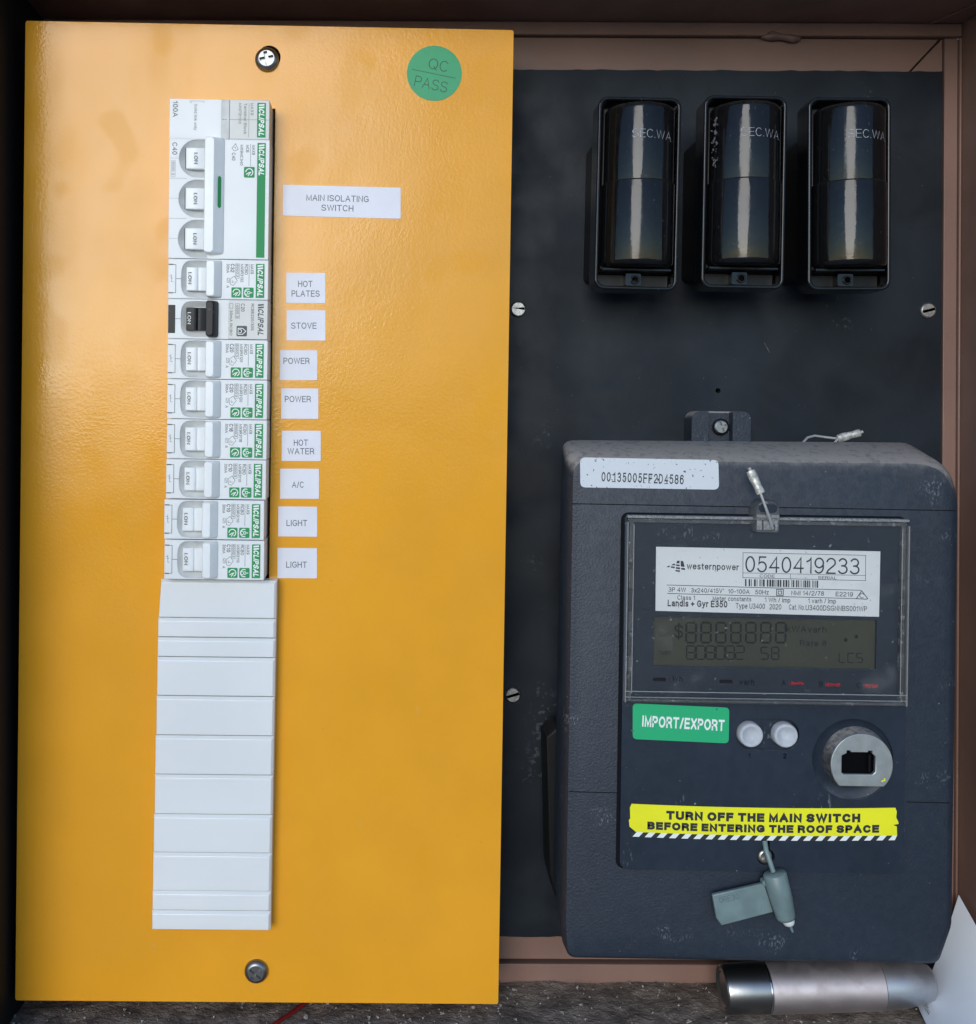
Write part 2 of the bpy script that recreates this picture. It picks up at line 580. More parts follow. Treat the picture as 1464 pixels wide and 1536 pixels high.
M['pale_print'] = mat('pale_grey_print', (.20, .21, .21), .5)
M['paper'] = mat('label_paper', (.73, .735, .79), .42, var=(.06, .03), bump=[(.08, .05)])
M['label_print'] = mat('label_ink', (.075, .082, .10), .5)
M['qc'] = mat('green_paper', (.030, .34, .14), .5, var=(.1, .04))
M['qc_print'] = mat('dark_green_ink', (.015, .075, .045), .5)
M['board'] = mat('black_board', (.0070, .0112, .0175), .5, spec=.22, var=(.02, .35), bump=[(.25, .05)], rvar=(.04, .12), dust=((.07, .085, .10), .10, .035, .3),
                 specks=[((.14, .16, .18), .5, .58, .35, None, (.03, .63)), ((.25, .25, .25), .9, .76, .6)])
M['bakelite'] = mat('black_bakelite', (.0050, .0053, .0060), .11, spec=.33, bump=[(.35, .04), (.07, .09), (.25, .10, (1, 1, .06))], rvar=(.12, .06), specks=[((.06, .06, .06), .6, .70, .5)], dust=((.07, .065, .06), .03, .3, .25))
M['bakelite_base'] = mat('dull_black_bakelite', (.006, .006, .0065), .4, spec=.25, bump=[(.4, .06)], dust=((.07, .065, .06), .02, .2, .25))
M['engrave'] = mat('pale_engraving', (.32, .33, .35), .6, var=(.8, .5))
M['flake'] = mat('grey_residue', (.10, .102, .105), .7, var=(.6, .4))
M['meter'] = mat('slate_meter_plastic', (.0190, .0275, .0425), .46, spec=.34, var=(.03, .05), bump=[(.95, .19)], dust=(GREY_DUST, .02, .3, 1.5),
                 specks=[((.26, .29, .32), 1.1, .56, .34, (1, 1, .6), (.055, .585)), ((.30, .33, .36), .55, .735, .4), ((.004, .004, .004), .45, .735, .8)])
M['meter_top'] = M['meter']
M['meter_lower'] = mat('slate_lower_plastic', (.024, .033, .045), .5, var=(.03, .15), bump=[(.95, .10)], dust=(GREY_DUST, .03, .06, .5),
                       specks=[((.34, .37, .40), .09, .70, .30), ((.30, .33, .36), .6, .72, .5)])
M['front'] = mat('navy_front_plastic', (.0135, .0215, .036), .40, spec=.32, var=(.03, .12), bump=[(.1, .03)], dust=((.16, .18, .2), .03, .2, .6),
                 specks=[((.36, .38, .40), .5, .74, .6), ((.26, .29, .32), .7, .60, .4, (1, 1, .4), (.05, .61))])
M['seam'] = mat('dark_seam', (.006, .007, .009), .7, spec=.1)
M['void'] = mat('dark_void', (.003, .003, .004), .8, spec=.05)
M['nameplate'] = mat('white_nameplate', (.80, .84, .87), .45, specks=[((.05, .05, .06), .4, .79, 1)])
M['lcd'] = mat('olive_display_glass', (.060, .060, .040), .3, spec=.25, var=(.03, .10))
M['lcd_dark'] = mat('unlit_display_segment', (.010, .010, .007), .5, spec=.2)
M['led'] = mat('red_led', (.55, .012, .025), .2, specks=[((.02, .006, .008), 1.6, .50, 1)])
M['button'] = mat('pale_grey_button', (.46, .48, .51), .6, spec=.25, var=(.3, .08))
M['steel'] = mat('dull_steel', (.42, .44, .43), .42, metal=.75, var=(.2, .1), bump=[(.6, .02)])
M['dusty_black'] = mat('dusty_black_plastic', (.03, .033, .038), .6, dust=(GREY_DUST, .25, .5, .9))
M['chrome'] = mat('chrome_screw', (.26, .265, .27), .36, metal=1.0, bump=[(.4, .04)])
M['zinc'] = mat('zinc_screw', (.36, .35, .33), .38, metal=.9, var=(.5, .2), bump=[(.5, .1)])
M['serial'] = mat('speckled_sticker', (.62, .65, .68), .45, specks=[((.02, .02, .025), .8, .675, 1)])
M['imp'] = mat('bright_green_sticker', (.012, .40, .16), .42, specks=[((.01, .08, .04), .5, .74, 1)])
M['warn'] = mat('yellow_sticker', (.83, .80, .012), .42, var=(.05, .04), specks=[((.1, .08, .01), .5, .76, 1)])
M['sealbody'] = mat('grey_green_seal_plastic', (.155, .215, .215), .38, var=(.1, .15), bump=[(.3, .04)])
M['seal_relief'] = mat('raised_seal_lettering', (.09, .135, .135), .45)
M['wire'] = mat('pale_seal_wire', (.42, .42, .40), .45, metal=.3)
M['crimp'] = mat('crimped_metal', (.52, .50, .45), .42, metal=.5, var=(.5, .3), bump=[(.5, .25)])
M['whitetip'] = mat('white_plastic_tip', (.72, .76, .74), .5)
M['brown'] = mat('brown_painted_steel', (.222, .128, .099), .45, var=(.02, .10), bump=[(.3, .05)], rvar=(.05, .08), specks=[((.3, .24, .22), .5, .755, .7)], dust=((.17, .13, .115), .0, .1, .5))
M['shaded_side'] = mat('shade_dark_side', (.012, .012, .014), .6, spec=.15, bump=[(.3, .05)])  # the left wall's deep shade is put into this base colour
M['sealant'] = mat('brown_sealant', (.17, .10, .085), .35, bump=[(.25, .5)])
M['floor'] = mat('dusty_floor', (.235, .188, .15), .9, var=(.12, .4), bump=[(.35, 1.2), (1.2, .5)])
M['paving'] = mat('pale_paving', (.34, .33, .31), .85, var=(.002, .15))
M['grit'] = mat('pale_grit', (.30, .27, .24), .9, var=(.3, .5))
M['darksteel'] = mat('dark_polished_steel', (.30, .305, .31), .33, metal=1.0, bump=[(.3, .02)])
M['rosesteel'] = mat('brushed_rose_steel', (.62, .555, .56), .5, metal=1.0, bump=[(.12, .02, (1, 3, 6))], var=(.05, .08), dust=((.34, .30, .28), .22, .12, .25))
M['bluesteel'] = mat('brushed_blue_steel', (.56, .585, .62), .42, metal=1.0, bump=[(.12, .02, (1, 3, 6))], var=(.05, .08), dust=((.34, .30, .28), .22, .12, .25))
M['ring'] = mat('bright_ring', (.75, .76, .77), .18, metal=1.0)
M['card'] = mat('white_card', (.80, .84, .90), .6, var=(.02, .02))
M['red'] = mat('red_cable', (.20, .010, .010), .4)


def clear_mat(name, tint=.93, gloss_rough=.05, frost=0.03, speck=None):
    """thin clear acrylic: what lies behind shows through, the surface mirrors a little"""
    m = bpy.data.materials.new(name)
    m.use_nodes = True
    t = m.node_tree
    N, L = t.nodes, t.links
    N.remove(N['Principled BSDF'])
    out = N['Material Output']
    tr = N.new('ShaderNodeBsdfTransparent')
    tr.inputs[0].default_value = (tint, tint, tint, 1)
    gl = N.new('ShaderNodeBsdfGlossy')
    gl.inputs['Roughness'].default_value = gloss_rough
    fr = N.new('ShaderNodeFresnel')
    fr.inputs[0].default_value = 1.49
    mx = N.new('ShaderNodeMixShader')
    L.new(fr.outputs[0], mx.inputs[0])
    L.new(tr.outputs[0], mx.inputs[1])
    L.new(gl.outputs[0], mx.inputs[2])
    df = N.new('ShaderNodeBsdfDiffuse')
    df.inputs[0].default_value = (.55, .57, .58, 1)
    m2 = N.new('ShaderNodeMixShader')
    m2.inputs[0].default_value = frost
    if speck:
        geo = N.new('ShaderNodeNewGeometry')
        fac = None
        for sc, th, am in speck:
            n = N.new('ShaderNodeTexNoise')
            n.inputs['Scale'].default_value = sc * 1000
            n.inputs['Detail'].default_value = 3
            L.new(geo.outputs['Position'], n.inputs['Vector'])
            q = N.new('ShaderNodeMapRange')
            q.interpolation_type = 'SMOOTHSTEP'
            q.inputs['From Min'].default_value, q.inputs['From Max'].default_value = th, th + .12
            q.inputs['To Min'].default_value, q.inputs['To Max'].default_value = frost, am
            L.new(n.outputs['Fac'], q.inputs['Value'])
            if fac is None:
                fac = q.outputs[0]
            else:
                a = N.new('ShaderNodeMath')
                a.operation = 'MAXIMUM'
                L.new(fac, a.inputs[0])
                L.new(q.outputs[0], a.inputs[1])
                fac = a.outputs[0]
        L.new(fac, m2.inputs[0])
    L.new(mx.outputs[0], m2.inputs[1])
    L.new(df.outputs[0], m2.inputs[2])
    L.new(m2.outputs[0], out.inputs['Surface'])
    return m


M['clear'] = clear_mat('clear_acrylic', .96, .04, .006, [(.55, .68, .45), (.035, .58, .05)])
M['clear_edge'] = clear_mat('clear_acrylic_edge', .82, .08, .12, [(.25, .58, .35)])  # raised diffuse share paints bright highlights on the window edges
M['clear_rib'] = clear_mat('clear_acrylic_rib', .9, .12, .34)  # pale mix paints the thin bright highlights along the window ribs
M['clear_dusty'] = clear_mat('dusty_acrylic_edge', .8, .25, .30, [(.5, .45, .42)])


# ---------------------------------------------------------------- screws
def cross_pts(R_, w, ang=0.0):
    pts = [(w, w), (w, R_), (-w, R_), (-w, w), (-R_, w), (-R_, -w), (-w, -w), (-w, -R_), (w, -R_), (w, -w), (R_, -w), (R_, w)]
    c, s = math.cos(ang), math.sin(ang)
    return [(c * x - s * y, s * x + c * y) for x, y in pts]


def screw_parts(parent, x, y, z, r, h, m, kind='cross', ang=0.3, name='screw'):
    """pan head with a real recess"""
    k = MB()
    rt = r * (.40 if kind == 'cross' else .62)
    prof = [(r, z)]
    for i in range(7):
        a = R(90 * i / 6 * .72)
        prof.append((rt + (r - rt) * math.cos(a), z + h * .25 + h * .75 * math.sin(a) / math.sin(R(65))))
    zt = prof[-1][1]
    rt = prof[-1][0]
    k.lathe(x, y, prof, 40, cap1=False)
    out = circ(x, y, rt, 40)
    if kind == 'cross':
        hole = [(x + a, y + b) for a, b in cross_pts(rt * .9, rt * .24, ang)]
    else:
        c, s = math.cos(ang), math.sin(ang)
        a_, b_ = rt * .985, r * .17
        hole = [(x + c * u - s * v, y + s * u + c * v) for u, v in ((-a_, -b_), (a_, -b_), (a_, b_), (-a_, b_))]
    k.plate(out, [hole], zt - h * .7, zt)
    k.sheet(hole, zt - h * .65)
    return k.build(name, m, parent, smooth=40)


# ---------------------------------------------------------------- the enclosure (brown steel box set in the wall)
enc = thing('meter_enclosure', 'brown painted steel enclosure that frames the yellow panel and the black board', 'enclosure', BOX, (0, 0, BZ))
def bx(px, py, z=BZ):
    p = BOX.at(px, py, z)
    return p.x, p.y
yc = 204.2; yf = -278.8; xr = 285.0; xl = -177.0; zd = 58.0 - BZ    # relative z of the open front
MB().box(xl - 3, xr + 3, yc, yc + 2, -2, zd).build('top_panel', M['brown'], enc)
MB().box(xr, xr + 2, yf, yc, -2, zd).build('side_panel', M['brown'], enc)
MB().box(xl - 2, xl, yf, yc, -2, zd).build('side_panel', M['shaded_side'], enc)  # left wall, coloured near black to carry its shade
MB().box(xl - 2, xr + 2, yf - 4, yc, -14, -12).build('back_panel', M['brown'], enc)
# frame of flat angle iron round the board
y1 = bx(1000, 56)[1]
MB().box(xl, xr - .3, y1 + .3, yc - .2, -9, 2.5).build('top_ledge', M['brown'], enc, bevel=.5)
xs = bx(1413.5, 500)[0]
yb = bx(1000, 104)[1]
xm0, xm1 = bx(1367, 104)[0], bx(1412, 58)[0]
k = MB()
k.prism([(xl, yb - 6), (xm0 - .5, yb - 6), (xm0 - .5, yb), (xm1 - .6, y1), (xl, y1)], -9, -.8)
k.build('top_rail', M['brown'], enc, bevel=.4)
k = MB()
k.prism([(xm0 + .6, yb - 6), (xs - .1, yb - 6), (xs - .1, y1), (xm1 + .5, y1), (xm0 + .6, yb)], -9, -1.0)
k.build('corner_piece', M['brown'], enc, bevel=.4)
xe = bx(1437, 500)[0]
MB().box(xs + .2, xe - 1.0, yf, y1, -9, .5).build('side_rail', M['brown'], enc, bevel=.3)
MB().box(xe - .9, xr - .05, yf, y1 - .1, -9, 2.4).build('side_lip', M['brown'], enc, bevel=.5)
yb1 = bx(1000, 1443)[1]
MB().box(xl, xs - .2, yb1 + .5, bx(1000, 1400)[1], -9, -1.2).build('bottom_rail', M['brown'], enc, bevel=.4)
MB().box(xl, xs - .2, yf - 1, yb1 - .5, -9, 1.8).build('bottom_ledge', M['brown'], enc, bevel=.5)
# folded seam on the ceiling and a blob of sealant on the top joint
p0, p1 = BOX.at(1392, 33, BZ), BOX.at(1392, 33, BZ)
k = MB()
k.tube([(xr - 16, yc - .3, 3), (xr - 9, yc - .35, 22), (xr - 4, yc - .4, 40)], .6, 6)
k.build('seam_bead', M['brown'], enc)
k = MB()
cx, cy = bx(1170, 57)
lps = []
for i in range(13):
    u = i / 12
    rr_ = 2.6 * math.sin(math.pi * min(max(u, .03), .97)) ** .5 * (1 + .25 * math.sin(9 * u))
    lps.append([(cx - 10 + 20 * u, cy + .7 * math.sin(5 * u) + rr_ * math.cos(a), 1.2 + rr_ * .8 * math.sin(a)) for a in [2 * math.pi * j / 10 for j in range(10)]])
k.loft(lps)
k.build('sealant_blob', M['sealant'], enc, smooth=80)

# unseen paved ground in front, added for bounce light and reflections from below
k = MB()
k.add([(-60000, -1250, zd + 40 + BZ), (60000, -1250, zd + 40 + BZ), (60000, -1250, 90000), (-60000, -1250, 90000)], [(0, 3, 2, 1)])
gr = k.build('ground', M['paving'], smooth=0, recalc=False)
gr['kind'] = 'structure'

# dusty floor of the enclosure: one sheet with unevenness, and grit
k = MB()
nx, nz = 120, 36
for j in range(nz + 1):
    for i in range(nx + 1):
        x = xl + (xr - xl) * i / nx
        z = BZ - 2 + (zd + 2) * j / nz
        k.v.append((x, yf + random.uniform(-.35, .35) + .4 * math.sin(x * .13 + z * .2), z))
for j in range(nz):
    for i in range(nx):
        a = j * (nx + 1) + i
        k.f.append((a, a + nx + 1, a + nx + 2, a + 1))
fl = k.build('floor', M['floor'], smooth=180)
fl['kind'] = 'structure'
k = MB()
for i in range(1500):
    x, z = random.uniform(xl, xr), random.uniform(BZ + 1, 30)
    r = random.choice([.25, .3, .4, .5, .5, .8, 1.2 if random.random() < .3 else .4])
    if z > 5 and random.random() < .5:
        continue
    c = Vector((x, yf + r * .3 + .3, z))
    pts = [c + Vector((random.uniform(-1, 1), random.uniform(-.6, 1), random.uniform(-1, 1))).normalized() * r * random.uniform(.7, 1.4) for _ in range(6)]
    k.add(pts, [(0, 1, 2), (0, 2, 3), (0, 3, 4), (1, 5, 2), (2, 5, 3), (3, 5, 4), (0, 4, 1), (1, 4, 5)])
g = k.build('grit', M['grit'], smooth=0)
g['kind'] = 'stuff'

# ---------------------------------------------------------------- black mounting board
bd = thing('mounting_board', 'black insulating board carrying the fuse holders and the grey meter', 'board', BOX, (0, 0, BZ))
x0, yt = bx(700, 104)[0], bx(1000, 105)[1]
x1, y0 = bx(1411.5, 600)[0], bx(1000, 1406)[1]
hx, hy = bx(1077, 586)
# slightly chipped edge
outl = []
n = 60
for i in range(n):
    outl.append((x0 + (x1 - x0) * i / n, y0 + random.uniform(-.35, .35)))
for i in range(n):
    outl.append((x1 + random.uniform(-.22, .15), y0 + (yt - y0) * i / n))
for i in range(n):
    outl.append((x1 - (x1 - x0) * i / n, yt + random.uniform(-.3, .3)))
for i in range(4):
    outl.append((x0, yt - (yt - y0) * i / 4))
k = MB()
k.plate(outl, [circ(hx, hy, 1.3, 16)], -8, 0)
k.build('panel', M['board'], bd)
for (px, py, an) in ((777, 464, 0.05), (1391, 466, .25), (769, 1042, .3)):
    qx, qy = bx(px, py)
    screw_parts(bd, qx, qy, .05, 4.1, 1.6, M['zinc'], 'slot', an)
qx, qy = bx(1150, 522)
k = MB()
for i in range(5):
    a = R(-60 + random.uniform(-15, 15))
    c = Vector((qx + (i - 2) * .5, qy - (i - 2) * .9))
    k.tube([(c.x - .8 * math.cos(a), c.y - .8 * math.sin(a), .25), (c.x, c.y, .5), (c.x + .9 * math.cos(a), c.y + .7 * math.sin(a), .25)], .28, 5)
k.build('plaster_fleck', M['flake'], bd)

# ---------------------------------------------------------------- fuse holders
def fuse_holder(px, py, rot, label, scale=1.0, residue=False):
    p = BOX.at(px, py, 0)
    t = thing('fuse_holder', label, 'fuse holder', BOX, (p.x, p.y, BZ), rot, 'black fuse holders along the top of the board')
    z = 45.0                                              # front rim above the board
    w, h = 19.3, 44.8
    MB().prism(rr(-w + 2.4, w - 2, -h + 8, h - 14, 3), 0, z - 13.8).build('base', M['bakelite_base'], t, bevel=.8)
    # tray: rim, floor
    k = MB()
    out = rr(-w, w, -h, h, 4.6, 6)
    inn = rr(-w + 1.8, w - 1.8, -h + 1.8, h - 1.8, 3.2, 6)
    k.plate(out, [inn], z - 14, z)
    k.sheet(rr(-w + 1, w - 1, -h + 1, h - 1, 3), z - 13.6)
    k.build('tray', M['bakelite'], t, bevel=.7, seg=3)
    # carrier slab with a lip at its lower end
    MB().box(-w + 2.8, w - 2.8, -h + 8.2, h - 4.5, z - 13.5, z - 4).build('carrier', M['bakelite_base'], t, bevel=.8)
    MB().prism(rr(-w + 3.2, w - 3.2, -h + 8.6, -h + 9.9, .5), z - 4.1, z + 1.4).build('carrier_lip', M['bakelite'], t, bevel=.35)
    # upper and lower grip, a cylinder lying along y
    zc = z - 3.5
    yt_, ym, yb_ = h - 5.2, 4.4, -h + 10.2
    cx_ = .6
    def barrel(ya, yb2, r, ra, rb):
        prof = []
        for i in range(6):
            a = R(90 * i / 5)
            prof.append((r - ra + ra * math.sin(a), ya + ra - ra * math.cos(a)))
        for i in range(6):
            a = R(90 * i / 5)
            prof.append((r - rb + rb * math.cos(a), yb2 - rb + rb * math.sin(a)))
        return MB().lathe(cx_, zc, prof, 64, axis='y', cap0=True)
    barrel(ym - .6, yt_, 16.2, .3, 2.6).build('upper_grip', M['bakelite'], t, smooth=30, recalc=True)
    barrel(yb_, ym, 16.75, 2.4, .8).build('lower_grip', M['bakelite'], t, smooth=30, recalc=True)
    # SEC.WA. pressed into the upper grip
    def warp(u, q):
        uu = 3.4 + u
        return (cx_ + uu, 24.5 + q - .02 * u, zc + math.sqrt(max(16.3 ** 2 - uu * uu, 0)) + .04)
    k = MB()
    k.text('SEC.WA.', 0, 0, 3.8, 0, w=19.5, warp=warp, bold=.6)
    k.build('lettering', M['engrave'], t, smooth=0)
    # boss with a screw hole at the foot
    k = MB()
    k.plate(rr(-4.2, 3.0, -h + 2.3, -h + 8.0, .6), [circ(0.2, -h + 5.1, 1.35, 16)], z - 13.4, z - 3)
    k.build('boss', M['bakelite'], t, bevel=.4)
    k = MB()
    k.plate(circ(.2, -h + 5.1, 2.2, 24), [circ(.2, -h + 5.1, 1.35, 24)], z - 3.2, z - 2.3)
    k.build('hole_ring', M['bakelite'], t, bevel=.3)
    MB().box(-w + 2.3, w - 2.3, -h + 2.4, -h + 8.1, z - 13.4, z - 9).build('foot_shelf', M['bakelite_base'], t, bevel=.3)
    if residue:
        k = MB()
        rnd = random.Random(3)
        for i in range(46):
            yy = h - 12 - 22 * rnd.random() ** 1.2
            c = Vector((-w + 4.0 + rnd.gauss(0, .7), yy, zc + 7.2 + rnd.random()))
            r = rnd.choice([.25, .35, .5, .8])
            pts = [c + Vector((rnd.uniform(-.7, .7), rnd.uniform(-1, 1), rnd.uniform(-.6, .6))).normalized() * r * rnd.uniform(.6, 1.7) for _ in range(6)]
            k.add(pts, [(0, 1, 2), (0, 2, 3), (0, 3, 4), (1, 5, 2), (2, 5, 3), (3, 5, 4), (0, 4, 1), (1, 4, 5)])
        k.build('residue', M['flake'], t)
    return t

fuse_holder(957, 290, R(-1.1), 'left black fuse holder, the one nearest the yellow panel')
fuse_holder(1116.5, 288, R(-.8), 'middle black fuse holder with grey residue along its upper left edge', residue=True)
fuse_holder(1274.5, 290.5, R(0.1), 'right black fuse holder, the one nearest the brown side rail')

# ---------------------------------------------------------------- yellow cover panel
yp = thing('yellow_cover_panel', 'large glossy yellow steel cover panel with a column of breakers through it', 'panel', YEL, (0, 0, 0))
PW, PH = 224.9 / 2, 453.5 / 2
cp = [YEL.at(327, 150 + 60 * i, 14) for i in range(2)]
ytop, ybot = YEL.at(330, 150, 14).y, YEL.at(325, 869, 14).y
xbr = YEL.at(326, 508, 14).x                              # middle of the breaker column
k = MB()
h0 = [(xbr - 22.9, ybot - 30), (xbr + 23.3, ybot - 30), (xbr + 23.3, ytop + .4), (xbr - 22.9, ytop + .4)]
outer = rr(-PW, PW, -PH, PH, 1.0, 3)
k.plate(outer, [h0], -24, 0)
k.build('cover_sheet', M['yellow'], yp, bevel=1.5, seg=4)
MB().box(xbr - 30, xbr + 32, ybot - 150, ytop + 8, -23, -22).build('rear_shield', M['void'], yp)
for (px, py, an) in ((400, 88, .22), (384, 1459, .9)):
    q = YEL.at(px, py, 2)
    screw_parts(yp, q.x, q.y, .1, 5.5, 2.9, M['chrome'], 'cross', an)
q = YEL.at(404, 86, 0)
k = MB()
k.sheet(circ(q.x - .1, q.y + .1, 5.3, 32), .06)
k.build('hole_edge', M['void'], yp)

# ---------------------------------------------------------------- breakers
NX = 22.4
def vtext(k, t, x, ytop_, h, z, length=None, bold=0.0, shear=0.0):
    """text that reads downwards, its first letter's top at ytop_, centred on x"""
    vv, _ = glyphs(t, bold)
    x0, x1 = min(p[0] for p in vv), max(p[0] for p in vv)
    ln = length or (x1 - x0) * h * .88
    return k.text(t, x, ytop_ - ln / 2, h, z, w=ln, rot=-math.pi / 2, bold=bold, shear=shear)

ZF = 14.0
PT = ZF + .05

def dwell(x0, x1, hy, cy=0.0, rnd=False):
    """well outline: straight right side, bulging left side"""
    pts = [(x1, cy - hy * .985), (x1, cy + hy * .985)]
    for i in range(13):
        a = R(90 + 180 * i / 12)
        if rnd:
            pts.append((x0 + (x1 - x0) * .62 + (x1 - x0) * .62 * math.cos(a), cy + hy * math.sin(a)))
        else:
            ca, sa = math.cos(a), math.sin(a)
            e = .62
            pts.append((x0 + 6.6 - 6.6 * abs(ca) ** e, cy + hy * math.copysign(abs(sa) ** e, sa)))
    return pts

def body_mesh(hh, wells):
    k = MB()
    k.plate(rr(-NX, NX, -hh, hh, .25, 2), wells, -20, ZF)
    return k

def drum(k, x0, x1, cy, hy, groove=True):
    """rocker seen from the front: shallow cylinder across with a finger groove"""
    n = 14
    prof = []
    for i in range(n + 1):
        u = i / n
        x = x0 + (x1 - x0) * u
        z = ZF - .6 + .9 * math.sin(math.pi * (.25 + .75 * u))
        prof.append((x, z))
    xg = x0 + (x1 - x0) * .46
    if groove:
        prof = [p for p in prof if abs(p[0] - xg) > .45] + [(xg - .3, ZF + .1), (xg - .12, ZF - .55), (xg + .12, ZF - .55), (xg + .3, ZF + .1)]
    prof.sort()
    lo = [(x, cy - hy, z) for x, z in prof] + [(x1, cy - hy, ZF - 5), (x0, cy - hy, ZF - 5)]
    hi = [(x, cy + hy, z) for x, z in prof] + [(x1, cy + hy, ZF - 5), (x0, cy + hy, ZF - 5)]
    return k.loft([lo, hi])

def handle(k, x0, xt0, xt1, x1, y0, y1, zt, r=1.0):
    """toggle grip: trapezoid section, rounded ends in the face plane"""
    lps = []
    for (a, b, z, e) in ((x0, x1, ZF - 4, 0), (x0, x1, ZF - .3, 0), (xt0, xt1 + .25, zt - .7, .25), (xt0 + .35, xt1 - .2, zt, .7)):
        rc = min(r, (b - a) * .45)
        lps.append([(x, y, z) for x, y in rr(a, b, y0 + e, y1 - e, rc, 4)])
    return k.loft(lps)

def sym_finger(k, cx, cy, s, z):
    """test-finger emblem: open ring with a pointing finger"""
    pts = [(cx + s * .34 * math.cos(a), cy + s * .34 * math.sin(a)) for a in [R(-70 + 250 * i / 10) for i in range(11)]]
    k.stroke(pts, s * .085, z)
    k.stroke([(cx - s * .30, cy - s * .22), (cx - s * .05, cy - s * .05), (cx + s * .16, cy + s * .02), (cx + s * .02, cy - s * .14), (cx - s * .12, cy - s * .36)], s * .085, z)

def sym_hand(k, cx, cy, s, z):
    """earth-leakage emblem: cupped hand round a plug"""
    pts = [(cx - s * .05 + s * .32 * math.cos(a), cy + s * .36 * math.sin(a)) for a in [R(60 + 240 * i / 10) for i in range(11)]]
    k.stroke(pts, s * .09, z)
    pts = [(cx + s * .04 + s * .13 * math.cos(a), cy + s * .13 * math.sin(a)) for a in [R(36 * i) for i in range(10)]]
    k.stroke(pts, s * .07, z, closed=True)
    k.stroke([(cx + s * .16, cy), (cx + s * .38, cy)], s * .08, z)
    k.stroke([(cx - s * .30, cy + s * .1), (cx - s * .1, cy + s * .2)], s * .07, z)
    k.stroke([(cx - s * .30, cy - s * .1), (cx - s * .1, cy - s * .2)], s * .07, z)

def logo(k, x, y0, y1, h, z, bold=2.3):
    """two slanted bars and the maker's word, reading downwards"""
    ln = y0 - y1
    for i in range(2):
        yy = y0 - .35 - i * 1.15
        k.add([(x - h / 2, yy - .28, z), (x - h / 2, yy - 1.0, z), (x + h / 2, yy - .75, z), (x + h / 2, yy - .03, z)][::-1], [(0, 1, 2, 3)])
    vtext(k, 'CLIPSAL', x, y0 - 2.75, h, z, length=ln - 3.2, bold=bold, shear=.25)

HB = 8.87
_rc = {}
def rcbo_shared():
    """meshes that all white combined breakers share"""
    if _rc:
        return _rc
    b = body_mesh(HB, [dwell(-16.6, -3.6, 8.35)])
    _rc['body'] = b.mesh('body')
    _rc['body'].materials.append(M['white'])
    k = MB()
    k.loft([[(x, y, ZF - .2) for x, y in dwell(-16.7, -3, 8.4)], [(x, y, ZF - 2.6) for x, y in dwell(-14.6, -3, 5.6)]], cap0=False)
    _rc['toggle_well'] = k.mesh('toggle_well')
    _rc['toggle_well'].materials.append(M['well'])
    k = MB()
    drum(k, -14.2, -3.2, 0, 5.2)
    _rc['rocker'] = k.mesh('rocker')
    _rc['rocker'].materials.append(M['toggle'])
    k = MB()
    handle(k, -4.9, -5.0, -1.2, 2.0, -8.4, 8.4, 17.6)
    _rc['toggle'] = k.mesh('toggle')
    _rc['toggle'].materials.append(M['toggle'])
    k = MB()
    k.rect(16.95, 20.75, -8.05, 7.2, PT)
    k.prism(rr(6.0, 10.6, -8.05, -3.5, .5), ZF, PT)
    k.prism(rr(11.3, 16.0, -8.05, -3.5, .5), ZF, PT)
    _rc['green_print'] = k.mesh('green_print', 0)
    _rc['green_print'].materials.append(M['green'])
    k = MB()
    logo(k, 18.85, 7.2, -8.0, 2.5, PT + .04)
    sym_finger(k, 8.3, -5.8, 4.6, PT + .04)
    sym_hand(k, 13.65, -5.8, 4.6, PT + .04)
    _rc['white_print'] = k.mesh('white_print', 0)
    _rc['white_print'].materials.append(M['white_print'])
    return _rc

def rcbo_print(k, amps, code):
    vtext(k, 'I.ON', -12.6, 2.8, 1.45, ZF + .42, length=5.2, bold=1.5)
    return k

